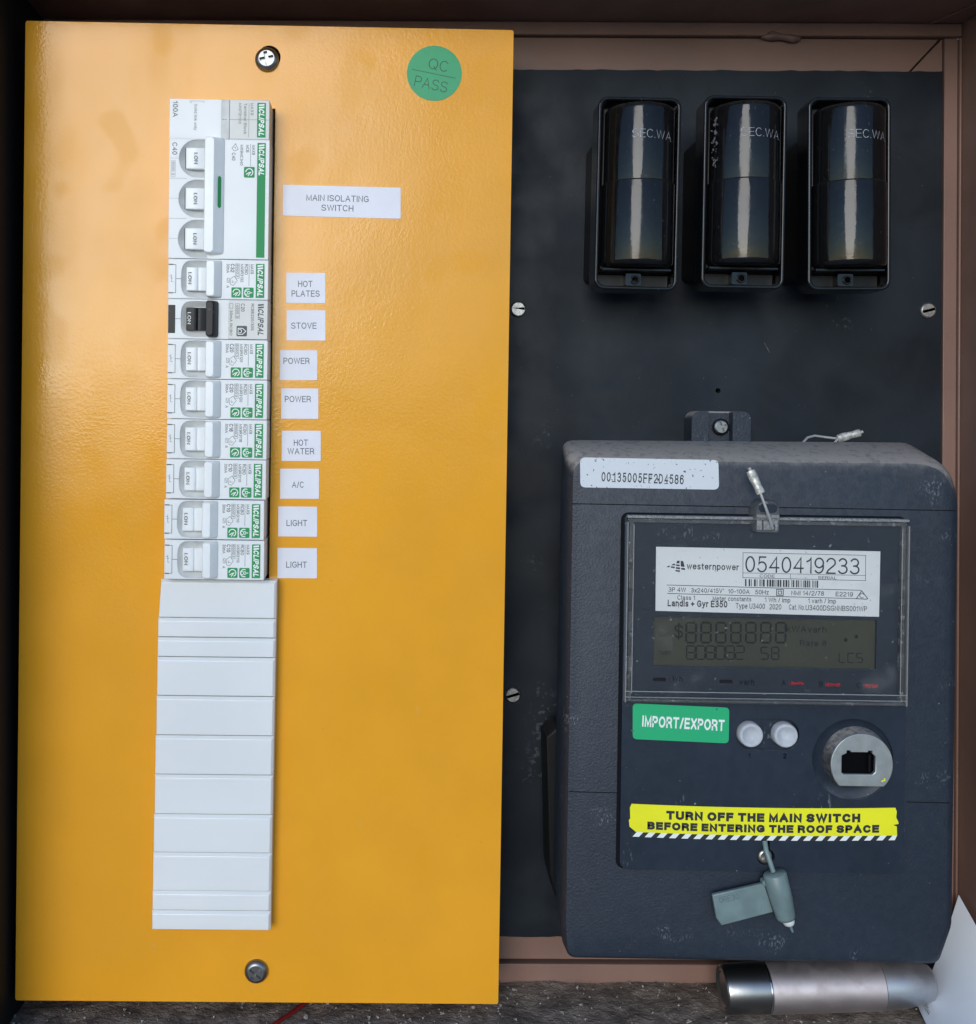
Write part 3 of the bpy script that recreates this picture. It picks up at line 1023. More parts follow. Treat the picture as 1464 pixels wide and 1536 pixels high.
def rcbo(name, px, py, amps, code, label, dx=0.0):
    p = YEL.at(px, py, ZF)
    t = thing(name, label, 'circuit breaker', YEL, (p.x + dx, p.y, 0), 0, 'circuit breakers in the white column')
    sh = rcbo_shared()
    for nm in ('body', 'toggle_well', 'rocker', 'toggle', 'green_print', 'white_print'):
        place(sh[nm], nm, t, bevel=.28 if nm in ('body', 'rocker') else 0)
    k = MB()
    vtext(k, 'I.ON', -12.6, 2.9, 1.5, ZF + .75, length=5.3, bold=1.5)
    k.stroke([(-22.3, 6.3), (-19.0, 6.3), (-19.0, -6.3), (-22.3, -6.3)], .22, PT)
    k.rect(-22.2, -20.2, 6.15, 6.6, PT + .01)
    k.rect(-22.2, -20.2, -6.6, -6.15, PT + .01)
    k.stroke([(-19.0, 0), (-16.6, 0)], .2, PT)
    k.stroke([(-20.9, 2), (-20.9, -1.4), (-20.1, -1.4)], .14, PT)
    k.stroke([(-21.8, 1.2), (-20.9, 1.2)], .14, PT)
    k.stroke([(-21.3, .3), (-20.3, .3)], .14, PT)
    k.build('black_print', M['black_print'], t, smooth=0)
    k = MB()
    vtext(k, '30mA', 4.35, 7.1, 1.35, PT)
    vtext(k, amps, 6.4, 7.05, 1.75, PT, bold=1.7)
    vtext(k, '6000 3', 8.6, 6.8, 1.1, PT, length=5.6)
    k.stroke([(7.75, 7.1), (9.45, 7.1), (9.45, .6), (7.75, .6)], .13, PT, closed=True)
    k.stroke([(7.75, 2.5), (9.45, 2.5)], .12, PT)
    vtext(k, code, 10.7, 7.0, 1.3, PT, length=8.1)
    vtext(k, 'RCBO', 12.6, 7.0, 1.5, PT)
    k.stroke([(13.85, 7.0), (13.85, -2.7)], .16, PT)
    vtext(k, 'MAX9', 15.2, 7.0, 1.4, PT)
    # compliance kite, then the small class marks by the toggle
    k.stroke([(5.4, .2), (7.2, 1.6), (8.6, -.5), (6.9, -2.6), (5.6, -2.2)], .16, PT, closed=True)
    k.stroke([(6.3, -.2), (6.3, -1.3), (7.4, -1.0)], .16, PT)
    k.stroke([(4.0, .6), (5.0, .6), (5.0, -1.4), (4.0, -1.4)], .13, PT, closed=True)
    k.stroke([(4.1, .3), (4.9, -1.2)], .12, PT)
    vtext(k, 'A', 4.4, -2.7, 1.4, PT)
    k.build('grey_print', M['grey_print'], t, smooth=0)
    return t

PY = [419, 0, 539, 599, 659, 719, 779.5, 839.5]
def col_x(y):
    return 326.5 - (y - 508) * .0085
def mid(y):
    return (col_x(y), y)

# terminal block
p = YEL.at(*mid(179), ZF)
t = thing('terminal_block', 'plain white 100A terminal block at the top of the breaker column', 'terminal block', YEL, (p.x, p.y, 0))
k = MB()
k.plate(rr(-NX, 3.3, -HB, HB, .25, 2), [], -20, ZF)
k.build('body', M['white'], t, bevel=.28)
k = MB()
k.loft([[(.8, -HB + .1, ZF + .0), (4.4, -HB + .1, ZF + .5), (4.4, -HB + .1, 0), (.8, -HB + .1, 0)],
        [(.8, HB - .1, ZF + .0), (4.4, HB - .1, ZF + .5), (4.4, HB - .1, 0), (.8, HB - .1, 0)]])
k.build('step', M['well'], t)
MB().box(4.5, NX, -HB, HB, -20, ZF + .3).build('label_plate', M['plate'], t, bevel=.28)
z3 = ZF + .36
MB().rect(16.9, 20.75, -7.9, 7.6, z3).build('green_print', M['green'], t, smooth=0)
k = MB()
logo(k, 18.85, 7.5, -7.8, 2.5, z3 + .04)
k.build('white_print', M['white_print'], t, smooth=0)
k = MB()
vtext(k, '100A', -19.8, 7.9, 2.2, PT, length=7.2)
k.build('grey_print', M['grey_print'], t, smooth=0)
k = MB()
vtext(k, 'Solid link only', -10.7, 6.7, 1.25, PT, length=11.8)
k.stroke([(-13.6, 8.0), (-6.8, 8.0)], .15, PT)
vtext(k, '2', -12.8, 7.6, .8, PT)
vtext(k, '1', -7.2, 7.6, .8, PT)
vtext(k, 'MAX9', 14.6, 7.4, 1.35, z3, length=5.4)
k.stroke([(13.2, 7.4), (13.2, -7.8)], .16, z3)
vtext(k, 'Terminal Block', 11.6, 7.4, 1.35, z3, length=14.0)
vtext(k, 'MX9TB1100', 9.2, 7.4, 1.25, z3, length=9.3)
k.build('pale_print', M['pale_print'], t, smooth=0)
k = MB()
k.rect(1.0, NX - .3, -.1, .06, ZF + .56 - .2)
k.build('moulding_line', M['pale_print'], t, smooth=0)

# three pole main switch
p = YEL.at(*mid(298.5), ZF)
t = thing('main_switch', 'white three pole main switch with one long tied handle and a green stripe', 'circuit breaker', YEL, (p.x, p.y, 0), 0, 'circuit breakers in the white column')
hh = 26.85
k = body_mesh(hh, [dwell(-18.1, -5.0, 8.5, c, True) for c in (18, 0, -18)])
k.build('body', M['white'], t, bevel=.28)
for c in (18, 0, -18):
    k = MB()
    k.loft([[(x, y, ZF - .2) for x, y in dwell(-18.2, -4.4, 8.55, c, True)], [(x, y, ZF - 3.0) for x, y in dwell(-15.6, -4.4, 5.2, c, True)]], cap0=False)
    k.build('toggle_well', M['well'], t)
    k = MB()
    drum(k, -15.0, -4.6, c, 4.75, False)
    k.build('rocker', M['toggle'], t, bevel=.28)
k = MB()
handle(k, -5.8, -6.1, -1.7, 2.8, -24.9, 27.3, 17.9, 1.4)
k.build('tied_handle', M['toggle'], t)
k = MB()
# slit lies on the handle's sloping right face
def onslope(u, y, lift=.08):
    a, b = Vector((2.8, ZF - .3)), Vector((-1.45, 17.2))
    q = a + (b - a) * u
    nrm = Vector((b.y - a.y, -(b.x - a.x))).normalized()
    q += nrm * lift
    return (q.x, y, q.y)
lo, hi = [], []
for (u0, u1, y) in ((.50, .62, -4.3), (.40, .72, -3.6), (.40, .72, 9.2), (.50, .62, 9.9)):
    lo.append(onslope(u0, y))
    hi.append(onslope(u1, y))
k.add(lo + hi, [(0, 1, 5, 4), (1, 2, 6, 5), (2, 3, 7, 6)])
k.build('green_slit', M['green'], t, smooth=0, recalc=True)
k = MB()
k.rect(17.0, 20.75, -26.0, 25.4, PT)
k.prism(rr(11.1, 15.9, 9.8, 14.6, .5), ZF, PT)
k.build('green_print', M['green'], t, smooth=0)
k = MB()
logo(k, 18.9, 25.2, 10.2, 2.5, PT + .04)
sym_finger(k, 13.5, 12.2, 4.7, PT + .04)
k.build('white_print', M['white_print'], t, smooth=0)
k = MB()
vtext(k, 'MAX9', 15.3, 24.4, 1.4, PT)
k.stroke([(13.95, 24.8), (13.95, 14.9)], .15, PT)
vtext(k, 'MCB', 12.6, 24.4, 1.4, PT)
vtext(k, 'MX9MC340', 10.0, 24.4, 1.3, PT, length=9.2)
vtext(k, 'C40', 6.4, 20.8, 1.6, PT)
k.stroke([(5.6, 22.9), (7.2, 24.9), (8.4, 22.3), (6.6, 21.6)], .18, PT, closed=True)
k.stroke([(6.4, 23.2), (7.2, 23.4), (7.2, 22.5)], .15, PT)
vtext(k, 'C40', -20.0, 25.0, 2.2, PT, length=5.5)
k.build('grey_print', M['grey_print'], t, smooth=0)
k = MB()
vtext(k, '6000 3', -20.6, 16.4, 1.2, PT, length=6.0)
k.stroke([(-21.5, 16.8), (-19.7, 16.8), (-19.7, 9.8), (-21.5, 9.8)], .13, PT, closed=True)
for c in (9, -9):
    k.rect(-22.2, -14.5, c - .07, c + .07, PT)
for c in (18, 0, -18):
    k.rect(-22.2, -18.2, c - .05, c + .05, PT)
k.build('pale_print', M['pale_print'], t, smooth=0)
k = MB()
for c in (18, 0, -18):
    vtext(k, 'I.ON', -10.4, c + 2.4, 1.6, ZF + .75, length=5.0, bold=1.5)
    k.rect(-15.35, -15.02, c - 4.75, c + 4.75, ZF - .35)
k.build('black_print', M['black_print'], t, smooth=0)

rcbo('circuit_breaker', *mid(419), 'C32', 'MX9R3132', 'white C32 breaker beside the HOT PLATES label, just under the main switch')
rcbo('circuit_breaker', *mid(539), 'C20', 'MX9R3120', 'white C20 breaker beside the upper POWER label, just under the black toggle')
rcbo('circuit_breaker', *mid(599), 'C20', 'MX9R3120', 'white C20 breaker beside the lower POWER label')
rcbo('circuit_breaker', *mid(659), 'C16', 'MX9R3116', 'white C16 breaker beside the HOT WATER label')
rcbo('circuit_breaker', *mid(719), 'C10', 'MX9R3110', 'white C10 breaker beside the A/C label', dx=-.2)
rcbo('circuit_breaker', *mid(779.5), 'C10', 'MX9R3110', 'white C10 breaker beside the upper LIGHT label', dx=-.9)
rcbo('circuit_breaker', *mid(839.8), 'C10', 'MX9R3110', 'white C10 breaker beside the lower LIGHT label, just above the blank strip', dx=-.7)

# the older breaker with a black toggle
p = YEL.at(*mid(479), ZF)
t = thing('circuit_breaker', 'older C20 breaker with a black toggle beside the STOVE label', 'circuit breaker', YEL, (p.x, p.y, 0), 0, 'circuit breakers in the white column')
body_mesh(HB, [dwell(-16.6, -4.6, 8.0)]).build('body', M['white'], t, bevel=.28)
k = MB()
k.loft([[(x, y, ZF - .2) for x, y in dwell(-16.7, -4.2, 8.05)], [(x, y, ZF - 2.2) for x, y in dwell(-14.8, -4.2, 5.6)]], cap0=False)
k.build('toggle_well', M['plate'], t)
k = MB()
drum(k, -14.2, -3.4, 0, 5.1)
k.build('rocker', M['black_toggle'], t, bevel=.28)
k = MB()
handle(k, -4.9, -4.6, -1.3, .4, -8.2, 8.2, 20.0, 1.2)
k.build('toggle', M['black_toggle'], t)
MB().box(4.8, NX, -HB + .1, HB - .1, ZF - 2, ZF + .35).build('label_plate', M['plate'], t, bevel=.25)
MB().box(-22.3, -19.1, -6.5, 6.2, ZF - 1, ZF + .12).build('indicator_window', M['black_toggle'], t, bevel=.2)
k = MB()
vtext(k, 'I.ON', -12.7, 2.9, 1.5, ZF + .75, length=5.3, bold=1.5)
k.build('white_print', M['white_print'], t, smooth=0)
k = MB()
k.rect(-19.1, -16.7, -.1, .1, PT)
z3 = ZF + .41
vtext(k, '30mA RCBO', 6.0, 4.2, 1.2, z3, length=11.4)
k.stroke([(5.3, 7.2), (6.7, 7.2), (6.7, 5.0), (5.3, 5.0)], .12, z3, closed=True)
vtext(k, '4500 3', 8.8, 6.7, 1.1, z3, length=5.8)
k.stroke([(7.9, 7.1), (9.7, 7.1), (9.7, .6), (7.9, .6)], .13, z3, closed=True)
vtext(k, 'C20', 11.2, 7.2, 1.7, z3)
vtext(k, 'RCBE220/30S', 15.6, 7.2, 1.25, z3, length=12.0)
k.build('grey_print', M['grey_print'], t, smooth=0)
k = MB()
k.prism(rr(8.5, 13.2, -7.5, -2.8, .5), ZF + .3, z3)
logo(k, 19.3, 7.6, -7.6, 2.6, z3, 2.1)
k.build('logo_print', M['grey_print'], t, smooth=0)
k = MB()
k.stroke([(9.2, -3.9), (11.2, -3.9), (12.7, -5.2), (11.2, -6.6), (9.2, -6.6)], .3, z3 + .04, closed=True)
k.stroke([(10.0 + .8 * math.cos(a), -5.2 + .8 * math.sin(a)) for a in [R(-120 + 30 * i) for i in range(9)]], .28, z3 + .04)
k.build('white_emblem', M['white_print'], t, smooth=0)

# ---------------------------------------------------------------- blank filler strip
YB = [869.5, 927.5, 957, 986.5, 1045, 1104, 1163, 1222.5, 1280, 1337.5, 1367, 1396]
p = YEL.at(322, 1130, 8)
fs = thing('blank_filler_strip', 'plain white strip of blank covers below the breakers', 'filler strip', YEL, (p.x, p.y, 0))
for i in range(11):
    ya, yb2 = YEL.at(322, YB[i], 8).y - p.y, YEL.at(322, YB[i + 1], 8).y - p.y
    ym_ = (YB[i] + YB[i + 1]) / 2
    xa = YEL.at(237.5 - (ym_ - 900) * .021 if i else 238, ym_, 8).x - p.x
    xb = YEL.at(414.5 - (ym_ - 900) * .0185, ym_, 8).x - p.x
    zt = 8.0 if i else 8.6
    sk = 1.6 if i == 0 else 0
    lps = []
    # chamfered cap: the top chamfer is broad
    zt += random.uniform(-.12, .12)
    jx = random.uniform(-.12, .12)
    tw = random.uniform(-.06, .06)
    for (z, dl, dr, dt, db) in ((.02, 0, 0, .14, .14), (zt - 1.2, 0, 0, .14, .14), (zt, .35 - jx, 1.0 + jx, 1.5 + tw, .5)):
        lps.append([(xa + dl - (sk if 0 else 0), yb2 + db, z), (xb - dr, yb2 + db, z), (xb - dr, ya - dt, z), (xa + dl + (.9 if i == 0 else 0), ya - dt, z)])
    k = MB()
    k.loft(lps)
    k.build('filler_segment', M['filler'], fs, bevel=.18)

# ---------------------------------------------------------------- paper labels on the yellow panel
def paper_label(name, corners, lines, label, lh, curl=.15):
    """corners tl, tr, br, bl in photo pixels; lines (text, cx, cy, width px)"""
    pts = [YEL.at(x, y, .15) for x, y in corners]
    c = sum(pts, Vector()) / 4
    t = thing(name, label, 'label', YEL, (c.x, c.y, 0), 0, 'printed paper labels beside the breakers')
    k = MB()
    n = 8
    tl, tr, br, bl = [q - Vector((c.x, c.y, 0)) for q in pts]
    g = []
    for zoff in (.02, .16):
        for j in range(n + 1):
            for i in range(n + 1):
                u, v = i / n, j / n
                q = (tl * (1 - u) + tr * u) * (1 - v) + (bl * (1 - u) + br * u) * v
                lift = curl * (abs(u - .5) * 2) ** 4 * (abs(v - .5) * 2) ** 4
                g.append((q.x, q.y, zoff + lift))
    N_ = (n + 1) ** 2
    fs_ = []
    for j in range(n):
        for i in range(n):
            a = N_ + j * (n + 1) + i
            fs_.append((a + n + 1, a + n + 2, a + 1, a))
    rim = [i for i in range(n + 1)] + [(j + 1) * (n + 1) - 1 for j in range(1, n + 1)] + [n * (n + 1) + i for i in range(n - 1, -1, -1)] + [j * (n + 1) for j in range(n - 1, 0, -1)]
    for i in range(len(rim)):
        a, b = rim[i], rim[(i + 1) % len(rim)]
        fs_.append((b, a, N_ + a, N_ + b))
    k.add(g, fs_)
    k.build('paper', M['paper'], t, recalc=True)
    k = MB()
    d = tr - tl
    rot = math.atan2(d.y, d.x)
    for (s, px, py, wpx) in lines:
        q = YEL.at(px, py, .2)
        k.text(s, q.x - c.x, q.y - c.y, lh, .2, w=wpx / 3.235, rot=rot, bold=1.25)
    k.build('lettering', M['label_print'], t, smooth=0)
    return t

def plabel(x0, x1, ya, yb2, lines, label, tilt=0.0, lh=2.85):
    d = (x1 - x0) * tilt
    return paper_label('circuit_label', ((x0, ya), (x1, ya + d), (x1 - .2, yb2 + d), (x0 - .2, yb2)), lines, label, lh)

plabel(424.5, 601, 277, 323.5, [('MAIN ISOLATING', 506.3, 297.5, 93), ('SWITCH', 506, 312, 48)], 'wide white paper label reading MAIN ISOLATING SWITCH', .026)
plabel(429.5, 488, 409, 454.3, [('HOT', 458, 425.8, 21.5), ('PLATES', 458.5, 440.3, 42)], 'white paper label reading HOT PLATES', .008)
plabel(430, 488.3, 465.2, 510.5, [('STOVE', 455.7, 488.5, 38)], 'white paper label reading STOVE', .004)
plabel(420.2, 476, 525.2, 570, [('POWER', 444.8, 541.3, 39)], 'upper white paper label reading POWER, beside the breaker under the black toggle', .004)
plabel(422, 477.5, 582.5, 628, [('POWER', 446.8, 598.6, 39)], 'lower white paper label reading POWER, between the other POWER label and HOT WATER', .004)
plabel(422.8, 481.2, 646, 691.3, [('HOT', 451.3, 664, 21), ('WATER', 451.3, 676.8, 40)], 'white paper label reading HOT WATER', .004)
plabel(420.3, 478.5, 703, 748, [('A/C', 446.7, 727, 17.5)], 'white paper label reading A/C', .004)
plabel(417.5, 475.8, 759.5, 804.5, [('LIGHT', 445.3, 784.5, 31)], 'upper white paper label reading LIGHT, just under the A/C label', .01)
plabel(416.5, 475.5, 821.8, 867, [('LIGHT', 444.8, 847, 31)], 'lowest white paper label reading LIGHT, level with the last breaker', .008)

q = YEL.at(651.5, 110, .1)
t = thing('round_sticker', 'round green QC PASS sticker at the top of the yellow panel', 'sticker', YEL, (q.x, q.y, 0), R(-11))
MB().prism(circ(0, 0, 12.7, 48), .03, .2).build('paper', M['qc'], t)
k = MB()
k.text('QC', 1.0, 4.1, 5.0, .25, w=9.0, bold=.75)
k.text('PASS', -.4, -5.2, 5.0, .25, w=15.4, bold=.75)
k.stroke([(-10.4, -.35), (10.2, -.2)], .28, .25)
k.build('lettering', M['qc_print'], t, smooth=0)

# ---------------------------------------------------------------- electricity meter
mo = MET.at(1145, 1050, 0)
meter = thing('electricity_meter', 'large slate grey electricity meter with a window, a display and a white nameplate', 'meter', MET, (mo.x, mo.y, 0))
def mp(px, py, z):
    q = MET.at(px, py, z)
    return q.x - mo.x, q.y - mo.y
def loop(z, pts):
    c = [(*mp(px, py, z), r) for px, py, r in pts]
    c.reverse()
    return [(x, y, z) for x, y in round_poly(c, 6)]
LB = loop(-12, [(843, 660, 6), (1378, 664, 9), (1372, 1320, 12), (1358, 1364, 5), (836, 1356, 5), (830, 1310, 12)])
LBB = loop(-30, [(846, 664, 6), (1335, 666, 9), (1330, 1280, 12), (1318, 1322, 5), (842, 1316, 5), (838, 1280, 12)])
LA = loop(10, [(848, 677, 7), (1433, 683, 20), (1424, 1380, 14), (1404, 1436, 5), (845, 1423, 5), (839, 1380, 12)])
LC = loop(15.5, [(855, 686, 8), (1437, 692, 20), (1427, 1388, 14), (1407, 1445, 5), (850, 1436, 5), (846, 1392, 12)])
LD = loop(17.4, [(860, 690, 8), (1433, 696, 19), (1423, 1387, 13), (1404, 1442, 5), (852, 1434, 5), (849, 1390, 12)])
LE = loop(18.0, [(866, 696, 8), (1427, 702, 18), (1418, 1385, 12), (1400, 1437, 5), (858, 1429, 5), (856, 1388, 12)])
MB().loft([LBB, LB, LA, LC, LD, LE]).build('cover', M['meter'], meter, smooth=25)
x0, y0 = mp(880, 1290, -30)
x1, y1 = mp(1320, 690, -30)
MB().box(x0, x1, y0, y1, BZ + .05, -12.5).build('base', M['meter'], meter, bevel=2)
# rear part of the terminal cover, a little wider than the cover
f = [mp(819, 1106, -14), mp(836, 1092, -14), mp(900, 1092, -14), mp(900, 1340, -14), mp(833, 1346, -14), mp(824, 1310, -14)]
MB().prism(f, -34, -14).build('terminal_cover', M['bakelite_base'], meter, bevel=.8, recalc=True)

# seams across the cover
k = MB()
for (pa, pb, dy) in (((857, 755.5), (1434, 766), .25), ((854, 1187.5), (931, 1189.5), .25), ((1360, 1203), (1424, 1204.5), .25)):
    a, b = mp(*pa, 18.06), mp(*pb, 18.06)
    k.stroke([a, b], .42, 18.06)
k.build('seam', M['seam'], meter, smooth=0)

# hanger bracket and its screw
def mpb(px, py):
    return mp(px, py, -30)
hx0, hy1 = mpb(1038.5, 616)
hx1, _ = mpb(1128, 617)
_, hy0 = mpb(1080, 672)
ix0, iy1 = mpb(1060, 629)
ix1, _ = mpb(1104, 629)
k = MB()
k.prism(rr(hx0, hx1, hy0, hy1, (0, 0, 4, 4), 4), BZ + .1, -37)
k.build('hanger_bracket', M['meter'], meter, bevel=.8)
k = MB()
k.plate(rr(hx0 + .1, ix0 + 1.2, hy0, hy1 - .1, (0, 0, .5, 3.8), 4), [], -40, -31)
k.plate(rr(ix1 - 1.2, hx1 - .1, hy0, hy1 - .1, (0, 0, 3.8, .5), 4), [], -40, -31)
k.build('bracket_cheek', M['meter'], meter, bevel=1.2, seg=3)
sx, sy = mp(1083, 640.5, -34)
screw_parts(meter, sx, sy, -37, 4.3, 2.6, M['chrome'], 'cross', .4)

# raised front panel with its openings
FZ = 20.5
fa = [mp(936, 772, FZ), mp(1361, 778.5, FZ), mp(1357, 1312, FZ), mp(931, 1303, FZ)]
fx0, fx1 = (fa[0][0] + fa[3][0]) / 2, (fa[1][0] + fa[2][0]) / 2
fy0, fy1 = (fa[2][1] + fa[3][1]) / 2, (fa[0][1] + fa[1][1]) / 2
la = [mp(981, 924, FZ), mp(1315, 931, FZ), mp(1315, 1006, FZ), mp(980, 997, FZ)]
lx0, lx1 = la[0][0], (la[1][0] + la[2][0]) / 2
ly0, ly1 = (la[2][1] + la[3][1]) / 2, (la[0][1] + la[1][1]) / 2
ocx, ocy = mp(1279, 1139, FZ)
bcx0, bcy0 = mp(1125, 1101.5, FZ)
bcx1, bcy1 = mp(1177, 1102, FZ)
bh = 6.9
stad = rr(bcx0 - bh + .5, bcx1 + bh - .5, (bcy0 + bcy1) / 2 - bh, (bcy0 + bcy1) / 2 + bh, bh - .3, 8)
wx, wy = mp(1149, 1286, FZ)
def keyhole():
    pts = []
    for i in range(20):
        a = R(115 + 310 * i / 19)
        pts.append((wx + 3.9 * math.cos(a), wy + 3.9 * math.sin(a)))
    return pts + [(wx + 1.65, wy + 9.5), (wx - 1.65, wy + 9.5)]
k = MB()
k.plate(rr(fx0, fx1, fy0, fy1, (4, 1.5, 3, 3), 5),
        [[(lx0, ly0), (lx1, ly0), (lx1, ly1), (lx0, ly1)], circ(ocx, ocy, 18.0, 56), stad, keyhole()], 17.5, FZ)
k.build('front_panel', M['front'], meter, bevel=.55, seg=2)
k = MB()
k.plate(rr(fx0 - 1.3, fx1 + .3, fy0 - .4, fy1 + .9, 3.4, 5), [], 17.5, 18.08)
k.build('panel_groove', M['seam'], meter)

# display
MB().rect(lx0 - .2, lx1 + .2, ly0 - .2, ly1 + .2, 18.6).build('display', M['lcd'], meter, smooth=0)
SEG = {'a': ((.12, 1), (.88, 1)), 'b': ((.95, .96), (.95, .54)), 'c': ((.95, .46), (.95, .04)), 'd': ((.12, 0), (.88, 0)),
       'e': ((.05, .46), (.05, .04)), 'f': ((.05, .96), (.05, .54)), 'g': ((.14, .5), (.86, .5))}
DIG = {'8': 'abcdefg', '0': 'abcdef', '5': 'acdfg', '2': 'abdeg', '6': 'acdefg', 'C': 'adef', 'L': 'def', 'S': 'acdfg'}
k = MB()
zl = 18.66
def seven(s, px, py, wpx, hpx, step, sw):
    for i, ch in enumerate(s):
        x, y = mp(px + i * step, py, FZ)
        w_, h_ = wpx / 3.36, hpx / 3.36
        for q in DIG.get(ch, ''):
            a, b = SEG[q]
            k.stroke([(x + a[0] * w_ - .1 * (1 - a[1]) * h_ * 0, y - h_ + a[1] * h_), (x + b[0] * w_, y - h_ + b[1] * h_)], sw, zl)
seven('8888888', 1030.5, 935, 16, 30, 22.5, .85)
seven('808082', 1031, 970, 14, 20, 14.8, .6)
seven('58', 1143, 972, 12, 18, 16, .6)
seven('LCS', 1261, 981, 10, 14, 13, .5)
for (s, px, py, h, w) in (('$', 1019.5, 948, 6.0, None), ('kWAvarh', 1212, 945, 3.0, 60 / 3.36), ('Rate 8', 1222, 966, 2.6, 40 / 3.36), ('LIMIT', 998, 953, 1.9, 16 / 3.36), ('TARIFF', 999, 981, 1.9, 20 / 3.36)):
    x, y = mp(px, py, FZ)
    k.text(s, x, y, h, zl, w=w, bold=1.3)
for px, py in ((1271, 961), (1287, 956)):
    x, y = mp(px, py, FZ)
    k.prism(circ(x, y, .9, 10), zl - .01, zl)
k.build('display_segment', M['lcd_dark'], meter, smooth=0)

# nameplate with everything printed on it
na = [mp(984, 820, FZ), mp(1320, 827, FZ), mp(1318, 925, FZ), mp(983, 916, FZ)]
k = MB()
k.prism([na[3], na[2], na[1], na[0]], FZ - .2, FZ + .35)
npl = k.build('nameplate', M['nameplate'], meter)
zn = FZ + .4
k = MB()
up = na[3]
rotn = math.atan2(na[1][1] - na[0][1], na[1][0] - na[0][0])
def nt_(s, px0, px1, py, h, bold=1.35):
    a, b = mp(px0, py, zn), mp(px1, py + (px1 - px0) * .022, zn)
    k.text(s, (a[0] + b[0]) / 2, (a[1] + b[1]) / 2, h, zn, w=b[0] - a[0], rot=math.atan2(b[1] - a[1], b[0] - a[0]), bold=bold)
def nl(pts, w=.25, closed=False):
    k.stroke([mp(x, y, zn) for x, y in pts], w, zn, closed)
nt_('westernpower', 1030, 1108.5, 849, 2.9, 1.6)
nt_('0540419233', 1118, 1289.5, 846, 7.2, .95)
nl([(1114.5, 829), (1298.5, 833), (1298.3, 871), (1114.3, 866.5)], .22, True)
nl([(1114.4, 859.3), (1298.3, 863.3)], .18)
nl([(1185.8, 861), (1185.8, 868)], .18)
nt_('CODE', 1139.5, 1162, 863.8, 1.35)
nt_('SERIAL', 1227, 1255, 866.3, 1.35)
nt_('3P 4W', 1002.5, 1029, 884.2, 2.0)
nt_('3x240/415V~', 1036.5, 1086, 885.3, 2.0)
nt_('10-100A', 1092, 1124.5, 886.8, 2.0)
nt_('50Hz', 1132.5, 1153.5, 888, 2.0)
nt_('NMI 14/2/78', 1187, 1236, 889.2, 2.0)
nt_('E2219', 1253.5, 1279.5, 891, 2.0)
nl([(1000, 877.5), (1292, 885.5)], .28)
nl([(1001, 890.2), (1285, 898)], .28)
nl([(1284.5, 898), (1292.5, 886.3), (1301.5, 897.8), (1300, 898.8)], .35, True)
k.stroke([(mp(1293, 893.5, zn)[0] + 1.0 * math.cos(a), mp(1293, 893.5, zn)[1] + 1.0 * math.sin(a)) for a in [R(30 + 28 * i) for i in range(11)]], .25, zn)
nl([(1165, 884), (1175, 884.3), (1174.8, 893.5), (1164.8, 893.2)], .35, True)
nl([(1167.5, 886.5), (1172.5, 886.7), (1172.3, 891.2), (1167.3, 891)], .3, True)
nt_('Class 1', 1016, 1042.5, 896.2, 2.0)
nt_('Meter constants', 1069, 1127, 897.5, 2.1)
nt_('1 Wh / imp', 1147, 1185.5, 899.6, 2.1)
nt_('1 varh / imp', 1212, 1254, 901, 2.1)
nt_('Landis + Gyr E350', 1001.5, 1091, 904.5, 2.95, 1.95)
nt_('Type U3400', 1103.5, 1147.5, 908.6, 2.4)
nt_('2020', 1154, 1172, 910, 2.4)
nt_('Cat. No.', 1183.5, 1207, 910.5, 2.4)
nt_('U3400DSGNNBS001WP', 1208.5, 1300.5, 911.4, 2.4)
# barcode
rnd = random.Random(11)
x = 1117.5
while x < 1227:
    w_ = rnd.choice([1.0, 1.0, 1.6, 2.3, 2.8])
    yy = 868.6 + (x - 1117.5) * .022
    a = [mp(x, yy + 10.6, zn), mp(x + w_, yy + 10.6, zn), mp(x + w_, yy, zn), mp(x, yy, zn)]
    k.sheet(a, zn)
    x += w_ + rnd.choice([1.0, 1.4, 2.4, 3.2])
# maker's mark: rows of small slanted blocks
for q in (((1000, 850.5), (1002.5, 848.6), (1005.5, 848.8), (1003.5, 851)), ((1007, 847.8), (1009.5, 845.6), (1013, 845.8), (1012, 848)),
          ((1006, 851.5), (1007, 849.3), (1012, 850), (1012, 852.5)), ((1014.3, 845), (1016, 841), (1019.5, 841.2), (1019.2, 845)),
          ((1021, 841.3), (1024.8, 841.6), (1027, 850.5), (1021.2, 849.8)), ((1013.8, 846.6), (1019.4, 847), (1019.8, 849.4), (1013.6, 848.8)),
          ((1013.8, 850.6), (1019.8, 851.2), (1020.2, 854), (1014, 853.2)), ((1021.4, 851.6), (1027.4, 852.2), (1027.8, 855), (1022, 854.4)),
          ((1013, 854.8), (1020, 855.6), (1020, 858), (1013.5, 857.2))):
    k.sheet([mp(*c, zn) for c in reversed(q)], zn)
k.build('lettering', M['black_print'], npl, smooth=0)

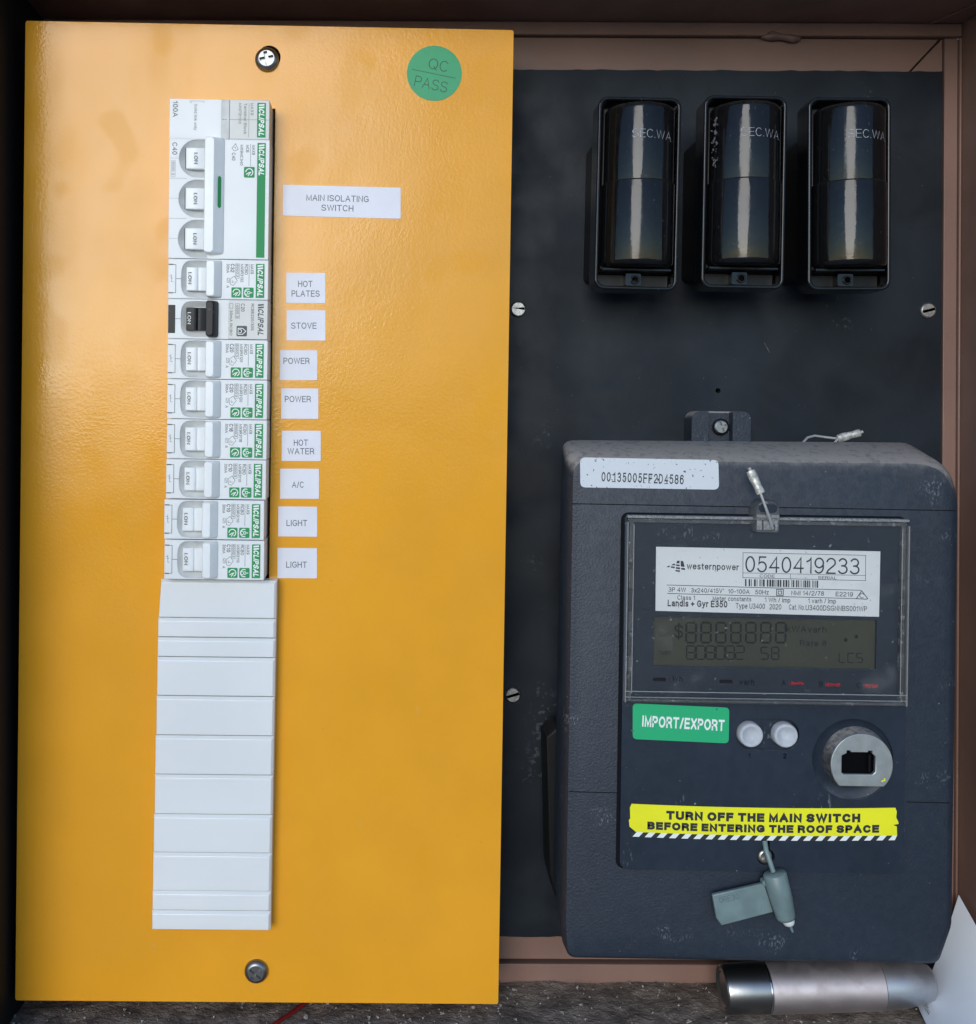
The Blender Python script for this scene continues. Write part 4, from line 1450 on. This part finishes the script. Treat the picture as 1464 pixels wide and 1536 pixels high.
# indicator row under the display
k = MB()
for px, py in ((989, 1019), (1089, 1022)):
    x, y = mp(px, py, FZ)
    k.prism(rr(x - 2.9, x + 2.9, y - .8, y + .8, .3), FZ - .1, FZ + .08)
k.build('pulse_window', M['void'], meter)
for px, py in ((1194.5, 1025), (1249, 1027), (1306, 1029)):
    x, y = mp(px, py, FZ)
    rnd = random.Random(px)
    q = [(x - 3.2 + 6.4 * i / 9, y - .9 + .5 * rnd.random()) for i in range(10)] + [(x + 3.2 - 6.4 * i / 9, y + .9 - .5 * rnd.random()) for i in range(10)]
    MB().prism(q, FZ - .05, FZ + .15).build('phase_led', M['led'], meter)
k = MB()
for s, px, py, h in (('Wh', 1016, 1018, 2.6), ('varh', 1120, 1023, 2.6), ('A', 1175.5, 1024, 2.4), ('B', 1231.5, 1026, 2.4), ('C', 1288, 1028, 2.4), ('1', 1124, 1133, 2.0), ('2', 1177, 1134, 2.2)):
    x, y = mp(px, py, FZ)
    k.text(s, x, y, h, FZ + .06, rot=-.01, bold=1.8)
k.build('panel_marking', M['void'], meter, smooth=0)

# push buttons in their recess
MB().sheet([(x, y) for x, y in stad], 18.3).build('button_recess', M['front'], meter, smooth=0)
for cx, cy in ((bcx0, bcy0), (bcx1, bcy1)):
    k = MB()
    prof = [(5.5, 18.2), (5.3, 22.0), (4.95, 22.7), (4.4, 22.85), (3.7, 22.4), (2.4, 21.3), (1.1, 20.8), (.02, 20.7)]
    k.lathe(cx, cy, prof, 40, cap1=False)
    k.build('button', M['button'], meter, smooth=60)

# optical port
k = MB()
MB().lathe(ocx, ocy, [(18.2, 19.6), (15.8, 18.3), (13, 18.25), (.02, 18.25)], 56, cap1=False).build('port_recess', M['front'], meter, smooth=50)
pcx, pcy = mp(1284.5, 1141, 19)
def dshape(cx, cy, r, cut, n=48):
    pts = []
    a0 = math.asin(cut / r)
    for i in range(n + 1):
        a = -a0 + (math.pi + 2 * a0) * i / n
        pts.append((cx + r * math.cos(a), cy + r * math.sin(a)))
    return pts
k = MB()
k.loft([[(x, y, 18.2) for x, y in dshape(pcx - .3, pcy + .6, 14.6, 9.9)], [(x, y, 24.4) for x, y in dshape(pcx, pcy, 13.7, 9.5)]], cap1=False, cap0=False)
port = k.build('optical_port', M['dusty_black'], meter)
wxa, wya = mp(1263, 1130, 25)
wxb, wyb = mp(1313, 1162, 25)
slot = [(wxa, wyb + .8), (wxa + .8, wyb), (wxb - 1.2, wyb), (wxb, wyb + 1.2), (wxb, wya - 1.2), (wxb - 1.4, wya), (wxb - 1.4, wya + 1.2), (wxb - 3.2, wya + 1.2), (wxb - 3.2, wya + .5), (wxa + 3.8, wya + .5), (wxa + 3.8, wya + 1.2), (wxa + 2.2, wya + 1.2), (wxa + 2.2, wya), (wxa, wya - 1)]
k = MB()
k.plate(dshape(pcx, pcy, 13.75, 9.55), [slot], 23.2, 25.0)
k.build('steel_face', M['steel'], port, bevel=.3)
MB().box(wxa - 1, wxb + 1, wyb - 1, wya + 2, 20.2, 21.0).build('port_glass', M['void'], port)
MB().box(wxb - 2.4, wxb - 1.6, wyb + .6, wya - .8, 21, 23.6).build('lens_bar', M['seam'], port)

k = MB()
q = mp(1326, 1171, 25)
k.stroke([(q[0] - 1.2, q[1] - .3), (q[0] + .3, q[1] + .2), (q[0] + .2, q[1] + 1.1)], .6, 25.1)
k.build('paint_fleck', M['warn'], port, smooth=0)

# screw at the foot of the front panel
MB().sheet(keyhole(), 18.2).build('screw_recess', M['void'], meter, smooth=0)
screw_parts(meter, wx, wy - .1, 18.3, 3.4, 1.6, M['zinc'], 'cross', .6)

# clear window over nameplate and display
ca = [mp(940, 772, 24), mp(1365, 780, 24), mp(1362, 1061, 24), mp(937, 1052, 24)]
gx0, gx1 = (ca[0][0] + ca[3][0]) / 2, (ca[1][0] + ca[2][0]) / 2
gy0, gy1 = (ca[2][1] + ca[3][1]) / 2, (ca[0][1] + ca[1][1]) / 2
win = MB()
win.prism(rr(gx0 + .2, gx1 - .2, gy0 + .2, gy1 - 1.35, 1.6, 5), 23.4, 24.2)
win = win.build('window', M['clear'], meter, bevel=.3)
MB().box(gx0 + 1.4, gx0 + 3.2, gy0 + .5, gy1 - 2, FZ + .05, 23.3).build('window_side', M['clear_edge'], win, bevel=.3)
MB().box(gx1 - 3.2, gx1 - 1.4, gy0 + .5, gy1 - 2, FZ + .05, 23.3).build('window_side', M['clear_edge'], win, bevel=.3)
MB().box(gx0 + .3, gx1 - .3, gy1 - 1.3, gy1, FZ + .06, 24.3).build('window_top', M['clear_dusty'], win, bevel=.5)
MB().box(gx0 + 1, gx1 - 1, gy1 - 3.2, gy1 - 1.4, FZ + .06, 23.3).build('window_top', M['clear_edge'], win, bevel=.3)
MB().box(gx0 + .3, gx1 - .3, gy0 - .2, gy0 + 1.2, FZ + .06, 23.32).build('window_bottom', M['clear_edge'], win, bevel=.3)
k = MB()
k.box(gx0 + .4, gx1 - .4, gy0 + 4.7, gy0 + 5.1, 24.2, 24.32)
k.box(gx0 + .5, gx1 - .5, gy0 + 2.2, gy0 + 2.5, 24.2, 24.3)
k.box(gx0 + .2, gx0 + .7, gy0, gy1 - 3, FZ + .1, 24.3)
k.box(gx1 - .7, gx1 - .2, gy0, gy1 - 3, FZ + .1, 24.3)
k.box(gx0 + 2.9, gx0 + 3.3, gy0 + 4, gy1 - 4, 24.2, 24.32)
k.box(gx1 - 3.6, gx1 - 3.3, gy0 + 4, gy1 - 4, 24.2, 24.32)
k.build('window_rib', M['clear_rib'], win)
k = MB()
rnd = random.Random(5)
for xx in (gx0 + 1.5, gx1 - 3.0):
    yy = gy0 + 4
    while yy < gy1 - 22:
        hh_ = rnd.uniform(3, 13)
        k.box(xx, xx + 1.5, yy, yy + hh_, FZ + .2, 22.2)
        yy += hh_ + rnd.uniform(1, 9)
k.build('window_clip', M['void'], win, bevel=.2)

# sealing lug of the window
lx, ly = mp(1149, 772, 24)
k = MB()
k.loft([[(x, y, z) for x, y in rr(lx - a, lx + a, ly - 7.5, ly + c, (1, 1, a * .8, a * .8), 5)] for (a, c, z) in ((5.8, 6.8, 18.1), (5.8, 6.8, 24.5), (5.0, 6.0, 26.3))])
k.build('sealing_lug', M['clear_edge'], win, smooth=45)
MB().prism(rr(lx - 4.0, lx + 4.0, ly + 1.2, ly + 5.0, 1.6, 4), 26.4, 26.9).build('lug_shroud', M['front'], win, bevel=.2)
k = MB()
for (a, b) in ((-4.8, -2.6), (-1.8, 2.4), (3.2, 4.4)):
    k.box(lx + a, lx + b, ly - 6.5, ly - 2.4, 26.3, 26.6)
k.box(lx - 4.9, lx + 4.9, ly - 1.2, ly + .2, 26.3, 26.7)
k.build('lug_rib', M['clear_dusty'], win, bevel=.15)

# ---------------------------------------------------------------- stickers on the meter
def sticker(name, corners, z, m, label, rad, n=5, bow=0.0, bite=None):
    pts = [MET.at(x, y, z) for x, y in corners]
    c = sum(pts, Vector()) / 4
    t = thing(name, label, 'sticker', MET, (c.x, c.y, 0))
    q = [(pt.x - c.x, pt.y - c.y, rad) for pt in pts]
    q.reverse()
    pl = round_poly(q, n)
    return t, c, q, pl

t, c, q, pl = sticker('serial_sticker', ((870, 686), (1077.5, 690), (1078.5, 734.5), (870.5, 731)), 18.1, None, 'speckled white sticker with a long serial number on the meter top', 2.4)
MB().prism(pl, 18.02, 18.22).build('film', M['serial'], t, recalc=True)
k = MB()
s = '00135005FF2D4586'
for i, ch in enumerate(s):
    p = MET.at(905.2 + i * 7.83, 715 + i * .29, 18.2)
    k.text(ch, p.x - c.x, p.y - c.y, 4.3, 18.27, w=1.75 if ch != '1' else 1.3, rot=-.012, bold=1.5)
    if ch in 'FD14':
        k.rect(p.x - c.x - .9, p.x - c.x + (.9 if ch in '14' else .1), p.y - c.y - 2.2, p.y - c.y - 1.9, 18.27)
k.build('lettering', M['black_print'], t, smooth=0)

t, c, q, pl = sticker('import_export_sticker', ((949, 1055), (1093.8, 1061.5), (1093, 1115), (949, 1108.5)), 20.6, None, 'bright green IMPORT/EXPORT sticker left of the two push buttons', 2.0)
MB().prism(pl, FZ + .02, FZ + .2).build('film', M['imp'], t, recalc=True)
k = MB()
k.text('IMPORT/EXPORT', 1.1, .1, 5.0, FZ + .26, w=36.6, rot=-.04, bold=2.0)
k.build('lettering', M['white_print'], t, smooth=0)

# warning sticker, lightly bowed, torn at its right end
cs = ((945, 1205.5), (1345, 1211.5), (1346, 1260), (944, 1254.5))
pts = [MET.at(x, y, 20.6) for x, y in cs]
c = sum(pts, Vector()) / 4
t = thing('warning_sticker', 'yellow and black warning sticker with a hazard stripe under the push buttons', 'sticker', MET, (c.x, c.y, 0))
def wpt(u, v, z=FZ + .2):
    """u 0..1 along, v 0 top .. 1 bottom, with the sag of the strip"""
    tl, tr, br, bl = [p - Vector((c.x, c.y, 0)) for p in pts]
    q = (tl * (1 - u) + tr * u) * (1 - v) + (bl * (1 - u) + br * u) * v
    sag = -.95 * (1 - (2 * u - 1) ** 2)
    return (q.x, q.y + sag, z)
n = 40
top = [wpt(i / n, 0) for i in range(n + 1)]
bot = [wpt(i / n, .86) for i in range(n + 1)]
top[0], bot[0] = wpt(.006, 0), wpt(0, .8)
edge_r = [wpt(1.0, .12), wpt(.997, .3), wpt(1.004, .42), wpt(1.006, .5), wpt(.985, .53), wpt(.999, .58), wpt(.999, .86)]
edge_l = [wpt(0, .7), wpt(-.003, .5), wpt(.002, .45), wpt(0, .12)]
def film(outline, z0, z1, m, nm):
    k = MB()
    k.prism([(x, y) for x, y, _ in outline], z0, z1)
    return k.build(nm, m, t, recalc=True)
film(top[:-1] + [wpt(.995, 0)] + edge_r + bot[::-1][1:-1] + edge_l, FZ + .02, FZ + .2, M['warn'], 'film')
k = MB()
kb = MB()
ns = 22
for i in range(ns):
    u0, u1 = (i + .02) / ns, (i + 1) / ns
    for kk, a, b in ((kb, 0, .46), (k, .46, 1)):
        ua, ub = u0 + (u1 - u0) * a, u0 + (u1 - u0) * b
        kk.add([wpt(min(max(ua - .010, .004), .999), 1.0, FZ + .24), wpt(min(max(ub - .010, .004), .999), 1.0, FZ + .24), wpt(min(ub + .006, .999), .855, FZ + .24), wpt(min(ua + .006, .999), .855, FZ + .24)], [(0, 1, 2, 3)])
k.build('white_stripe', M['white_print'], t, smooth=0)
kb.build('black_stripe', M['black_print'], t, smooth=0)
k = MB()
def wtext(s, px0, px1, v, h):
    u0, u1 = (px0 - 945) / 400, (px1 - 945) / 400
    L_ = 119.0
    def warp(u, q):
        x, y, z = wpt((u0 + u1) / 2 + u / L_, v)
        return (x, y + q, FZ + .26)
    k.text(s, 0, 0, h, 0, w=(u1 - u0) * L_, bold=3.0, warp=warp)
wtext('TURN OFF THE MAIN SWITCH', 999.5, 1290, .30, 3.9)
wtext('BEFORE ENTERING THE ROOF SPACE', 971.5, 1318, .64, 3.5)
k.build('lettering', M['black_print'], t, smooth=0)

# ---------------------------------------------------------------- seals
def at_m(px, py, z, c):
    p = MET.at(px, py, z)
    return Vector((p.x - c.x, p.y - c.y, z - c.z))
# padlock seal hanging from the lower screw
c = MET.at(1165, 1340, FZ)
t = thing('padlock_seal', 'grey green plastic tag seal hanging from the lower meter screw', 'seal', MET, (c.x, c.y, FZ))
c = Vector((c.x, c.y, FZ))
k = MB()
k.tube([at_m(1147, 1262, FZ + .5, c), at_m(1149, 1275, FZ + 2.5, c), at_m(1154, 1290, FZ + 4, c), at_m(1160, 1308, FZ + 5, c)], 1.15, 8)
k.build('wire', M['sealbody'], t, smooth=60)
a, b = at_m(1161.5, 1309, FZ + 5.2, c), at_m(1180, 1380, FZ + 5.2, c)
ax = (b - a).normalized()
sd = Vector((-ax.y, ax.x, 0))
k = MB()
lps = []
for (u, r, e) in ((0, 4.6, 0), (.03, 5.1, 0), (.5, 5.0, 0), (.92, 4.3, 0), (.985, 3.6, 0), (1, 2.6, 0)):
    o = a + (b - a) * u
    lps.append([tuple(o + sd * (r * math.cos(w)) + Vector((0, 0, 1)) * (r * .9 * math.sin(w))) for w in [2 * math.pi * i / 24 for i in range(24)]])
k.loft(lps)
k.build('barrel', M['sealbody'], t, smooth=60, recalc=True)
tg = [at_m(x, y, FZ + 4, c) for x, y in ((1069, 1343), (1147, 1325.5), (1161, 1369), (1083, 1389.5), (1075, 1378))]
k = MB()
k.prism([(q.x, q.y) for q in reversed(tg)], 1.4, 3.6)
tagm = k.build('tag', M['sealbody'], t, bevel=.5)
k = MB()
q = at_m(1094, 1348, FZ + 4, c)
k.text('0RE30', q.x, q.y, 2.6, 3.68, rot=R(13), bold=1.0)
k.build('lettering', M['seal_relief'], tagm, smooth=0)
k = MB()
qs = [at_m(x, y, FZ + 4, c) for x, y in ((1142, 1366), (1143, 1352), (1147, 1346), (1152, 1350), (1155, 1361))]
k.prism([(v.x, v.y) for v in qs], 3.5, 3.75)
k.build('moulded_tab', M['sealbody'], tagm, bevel=.1, recalc=True)
k = MB()
k.lathe(at_m(1143.5, 1319, FZ, c).x, at_m(1143.5, 1319, FZ, c).y, [(1.4, 1), (1.4, 4.2), (1.0, 4.6)], 16)
k.build('pin', M['sealbody'], t)
k = MB()
k.tube([at_m(1180, 1378, FZ + 5.2, c), at_m(1184, 1384, FZ + 5, c), at_m(1185, 1387.5, FZ + 5, c)], [2.6, 2.5, 1.7], 12)
k.build('tip', M['whitetip'], t, smooth=60)
k = MB()
k.tube([at_m(1185, 1387, FZ + 5, c), at_m(1189, 1398, FZ + 5, c)], [.8, .5], 8)
k.build('wire_end', M['sealbody'], t, smooth=60)

# crimped wire seal on the window lug
c = MET.at(1145, 745, 26)
c = Vector((c.x, c.y, 26))
t = thing('crimp_seal', 'pale crimped wire seal through the clear lug above the nameplate', 'seal', MET, tuple(c))
def crimp(t, a, b, r0, nm='ferrule'):
    ax = (b - a).normalized()
    sd = Vector((-ax.y, ax.x, 0)).normalized()
    nz_ = ax.cross(sd)
    k = MB()
    lps = []
    for i in range(9):
        u = i / 8
        o = a + (b - a) * u
        flat = .62 + .12 * math.cos(9 * u)
        r = r0 * (1 + .10 * math.sin(7 * u)) * (.9 if i in (0, 8) else 1)
        lps.append([tuple(o + sd * (r * math.cos(w)) + nz_ * (r * flat * math.sin(w))) for w in [2 * math.pi * j / 16 for j in range(16)]])
    k.loft(lps)
    return k.build(nm, M['crimp'], t, smooth=50, recalc=True)
crimp(t, at_m(1125.5, 706, 29, c), at_m(1141.5, 740, 30, c), 2.0)
k = MB()
k.tube([at_m(1140, 738, 30, c), at_m(1147, 757, 30.5, c), at_m(1154, 776, 30, c), at_m(1159, 793, 27.5, c)], .62, 8)
k.tube([at_m(1123.5, 701.5, 29, c), at_m(1126, 707, 29, c)], .8, 8)
k.build('wire', M['wire'], t, smooth=60)

# second wire seal, lying behind on top of the meter
c = MET.at(1250, 655, -20)
c = Vector((c.x, c.y, -20))
t = thing('wire_seal', 'bent wire seal lying on the dusty top edge of the meter', 'seal', MET, tuple(c))
k = MB()
k.tube([at_m(1205, 663, -12, c), at_m(1211, 656.5, -14, c), at_m(1222, 653.5, -16, c), at_m(1240, 656, -16, c), at_m(1257, 658, -16, c)], .6, 8)
k.tube([at_m(1252, 664, -14, c), at_m(1258, 657, -15, c)], .6, 8)
k.tube([at_m(1289, 649.5, -16, c), at_m(1294, 647.5, -16, c)], .8, 8)
k.build('wire', M['wire'], t, smooth=60)
crimp(t, at_m(1256, 658, -16, c), at_m(1290, 649, -16, c), 1.9)

# ---------------------------------------------------------------- metal cylinder on the floor
zc = -13.0
pl_, pr_ = BOX.at(1083, 1483, zc), BOX.at(1397, 1480, zc)
Ln = pr_.x - pl_.x
rc = 12.3 * .95
t = thing('metal_cylinder', 'brushed metal cylinder with a pinkish middle lying under the meter', 'cylinder', BOX, (pl_.x, pl_.y, zc), R(2.0))
t.scale = (1, .95, .95)
L1, L2 = Ln * .205, Ln * .745
MB().lathe(0, 0, [(.02, .9), (7.5, .8), (8.4, .2), (9.4, .6), (10.4, 0), (11.1, .7), (11.5, 2.2), (11.8, L1 * .6), (11.8, L1 - .5), (10, L1 - .4)], 56, axis='x', cap1=False).build('end_cap', M['darksteel'], t, smooth=30, recalc=True)
MB().lathe(0, 0, [(10, L1 - .45), (12.2, L1 - .4), (12.4, L1), (12.2, L1 + .5), (10, L1 + .55)], 56, axis='x', cap1=False).build('ring', M['ring'], t, smooth=30, recalc=True)
MB().lathe(0, 0, [(10, L1 + .6), (12.15, L1 + .65), (12.3, (L1 + L2) / 2), (12.1, L2 - .3), (10, L2 - .2)], 56, axis='x', cap1=False).build('sleeve', M['rosesteel'], t, smooth=30, recalc=True)
MB().lathe(0, 0, [(10, L2 - .1), (11.9, L2), (11.6, L2 + 6), (11.0, L2 + 13), (9.4, Ln - 4), (8.4, Ln - 1.2), (6.8, Ln), (.02, Ln)], 56, axis='x', cap1=False).build('tail_piece', M['bluesteel'], t, smooth=30, recalc=True)

# ---------------------------------------------------------------- white card leaning in the right corner
A = BOX.at(1438, 1342, -38)
B = BOX.at(1376, 1508, 0)
zb = -18.0
B = BOX.at(1376, 1508, zb)
Dp = BOX.at(1437, 1637, 50)
Cp = BOX.at(1583, 1600, 40)
t = thing('white_card', 'white card with printed digits leaning in the lower right corner', 'card', BOX, tuple(B))
k = MB()
n = 10
lo, hi = [], []
for j in range(n + 1):
    for i in range(n + 1):
        u, v = i / n, j / n
        q = (B * (1 - u) + Dp * u) * (1 - v) + (A * (1 - u) + Cp * u) * v
        q = q - B + Vector((0, 0, 1.5 * math.sin(math.pi * v)))
        lo.append(q)
        hi.append(q + Vector((-.1, .1, .3)))
nrm = [tuple(v) for v in lo + hi]
fs_ = []
N_ = (n + 1) ** 2
for j in range(n):
    for i in range(n):
        a = j * (n + 1) + i
        fs_ += [(a, a + 1, a + n + 2, a + n + 1), (N_ + a, N_ + a + n + 1, N_ + a + n + 2, N_ + a + 1)]
k.add(nrm, fs_)
k.build('sheet', M['card'], t, recalc=True)
k = MB()
eu = (Dp - B).normalized()
ev = (A - B)
ev = (ev - eu * ev.dot(eu)).normalized()
en = eu.cross(ev)
if en.dot(Vector((0, 0, D)) - B) < 0:
    en = -en
def cwarp(u, q):
    o = eu * (7.0 + u) + ev * (5.2 + q) + en * 1.6
    return tuple(o)
k.text('31/0244', 0, 0, 2.3, 0, w=10.5, anchor='l', warp=cwarp)
k.build('lettering', M['grey_print'], t, smooth=0)

# ---------------------------------------------------------------- red cable end under the yellow panel
p = BOX.at(440, 1520, -14)
t = thing('red_cable', 'short piece of red cable on the floor below the yellow panel', 'cable', BOX, (p.x, yf, -14))
k = MB()
k.tube([(-12, 1.6, 22), (-6, 1.6, 12), (0, 1.8, 4), (7, 2.4, -6), (12, 4.5, -12), (15, 9, -18)], 1.0, 10)
k.build('sheath', M['red'], t, smooth=60)
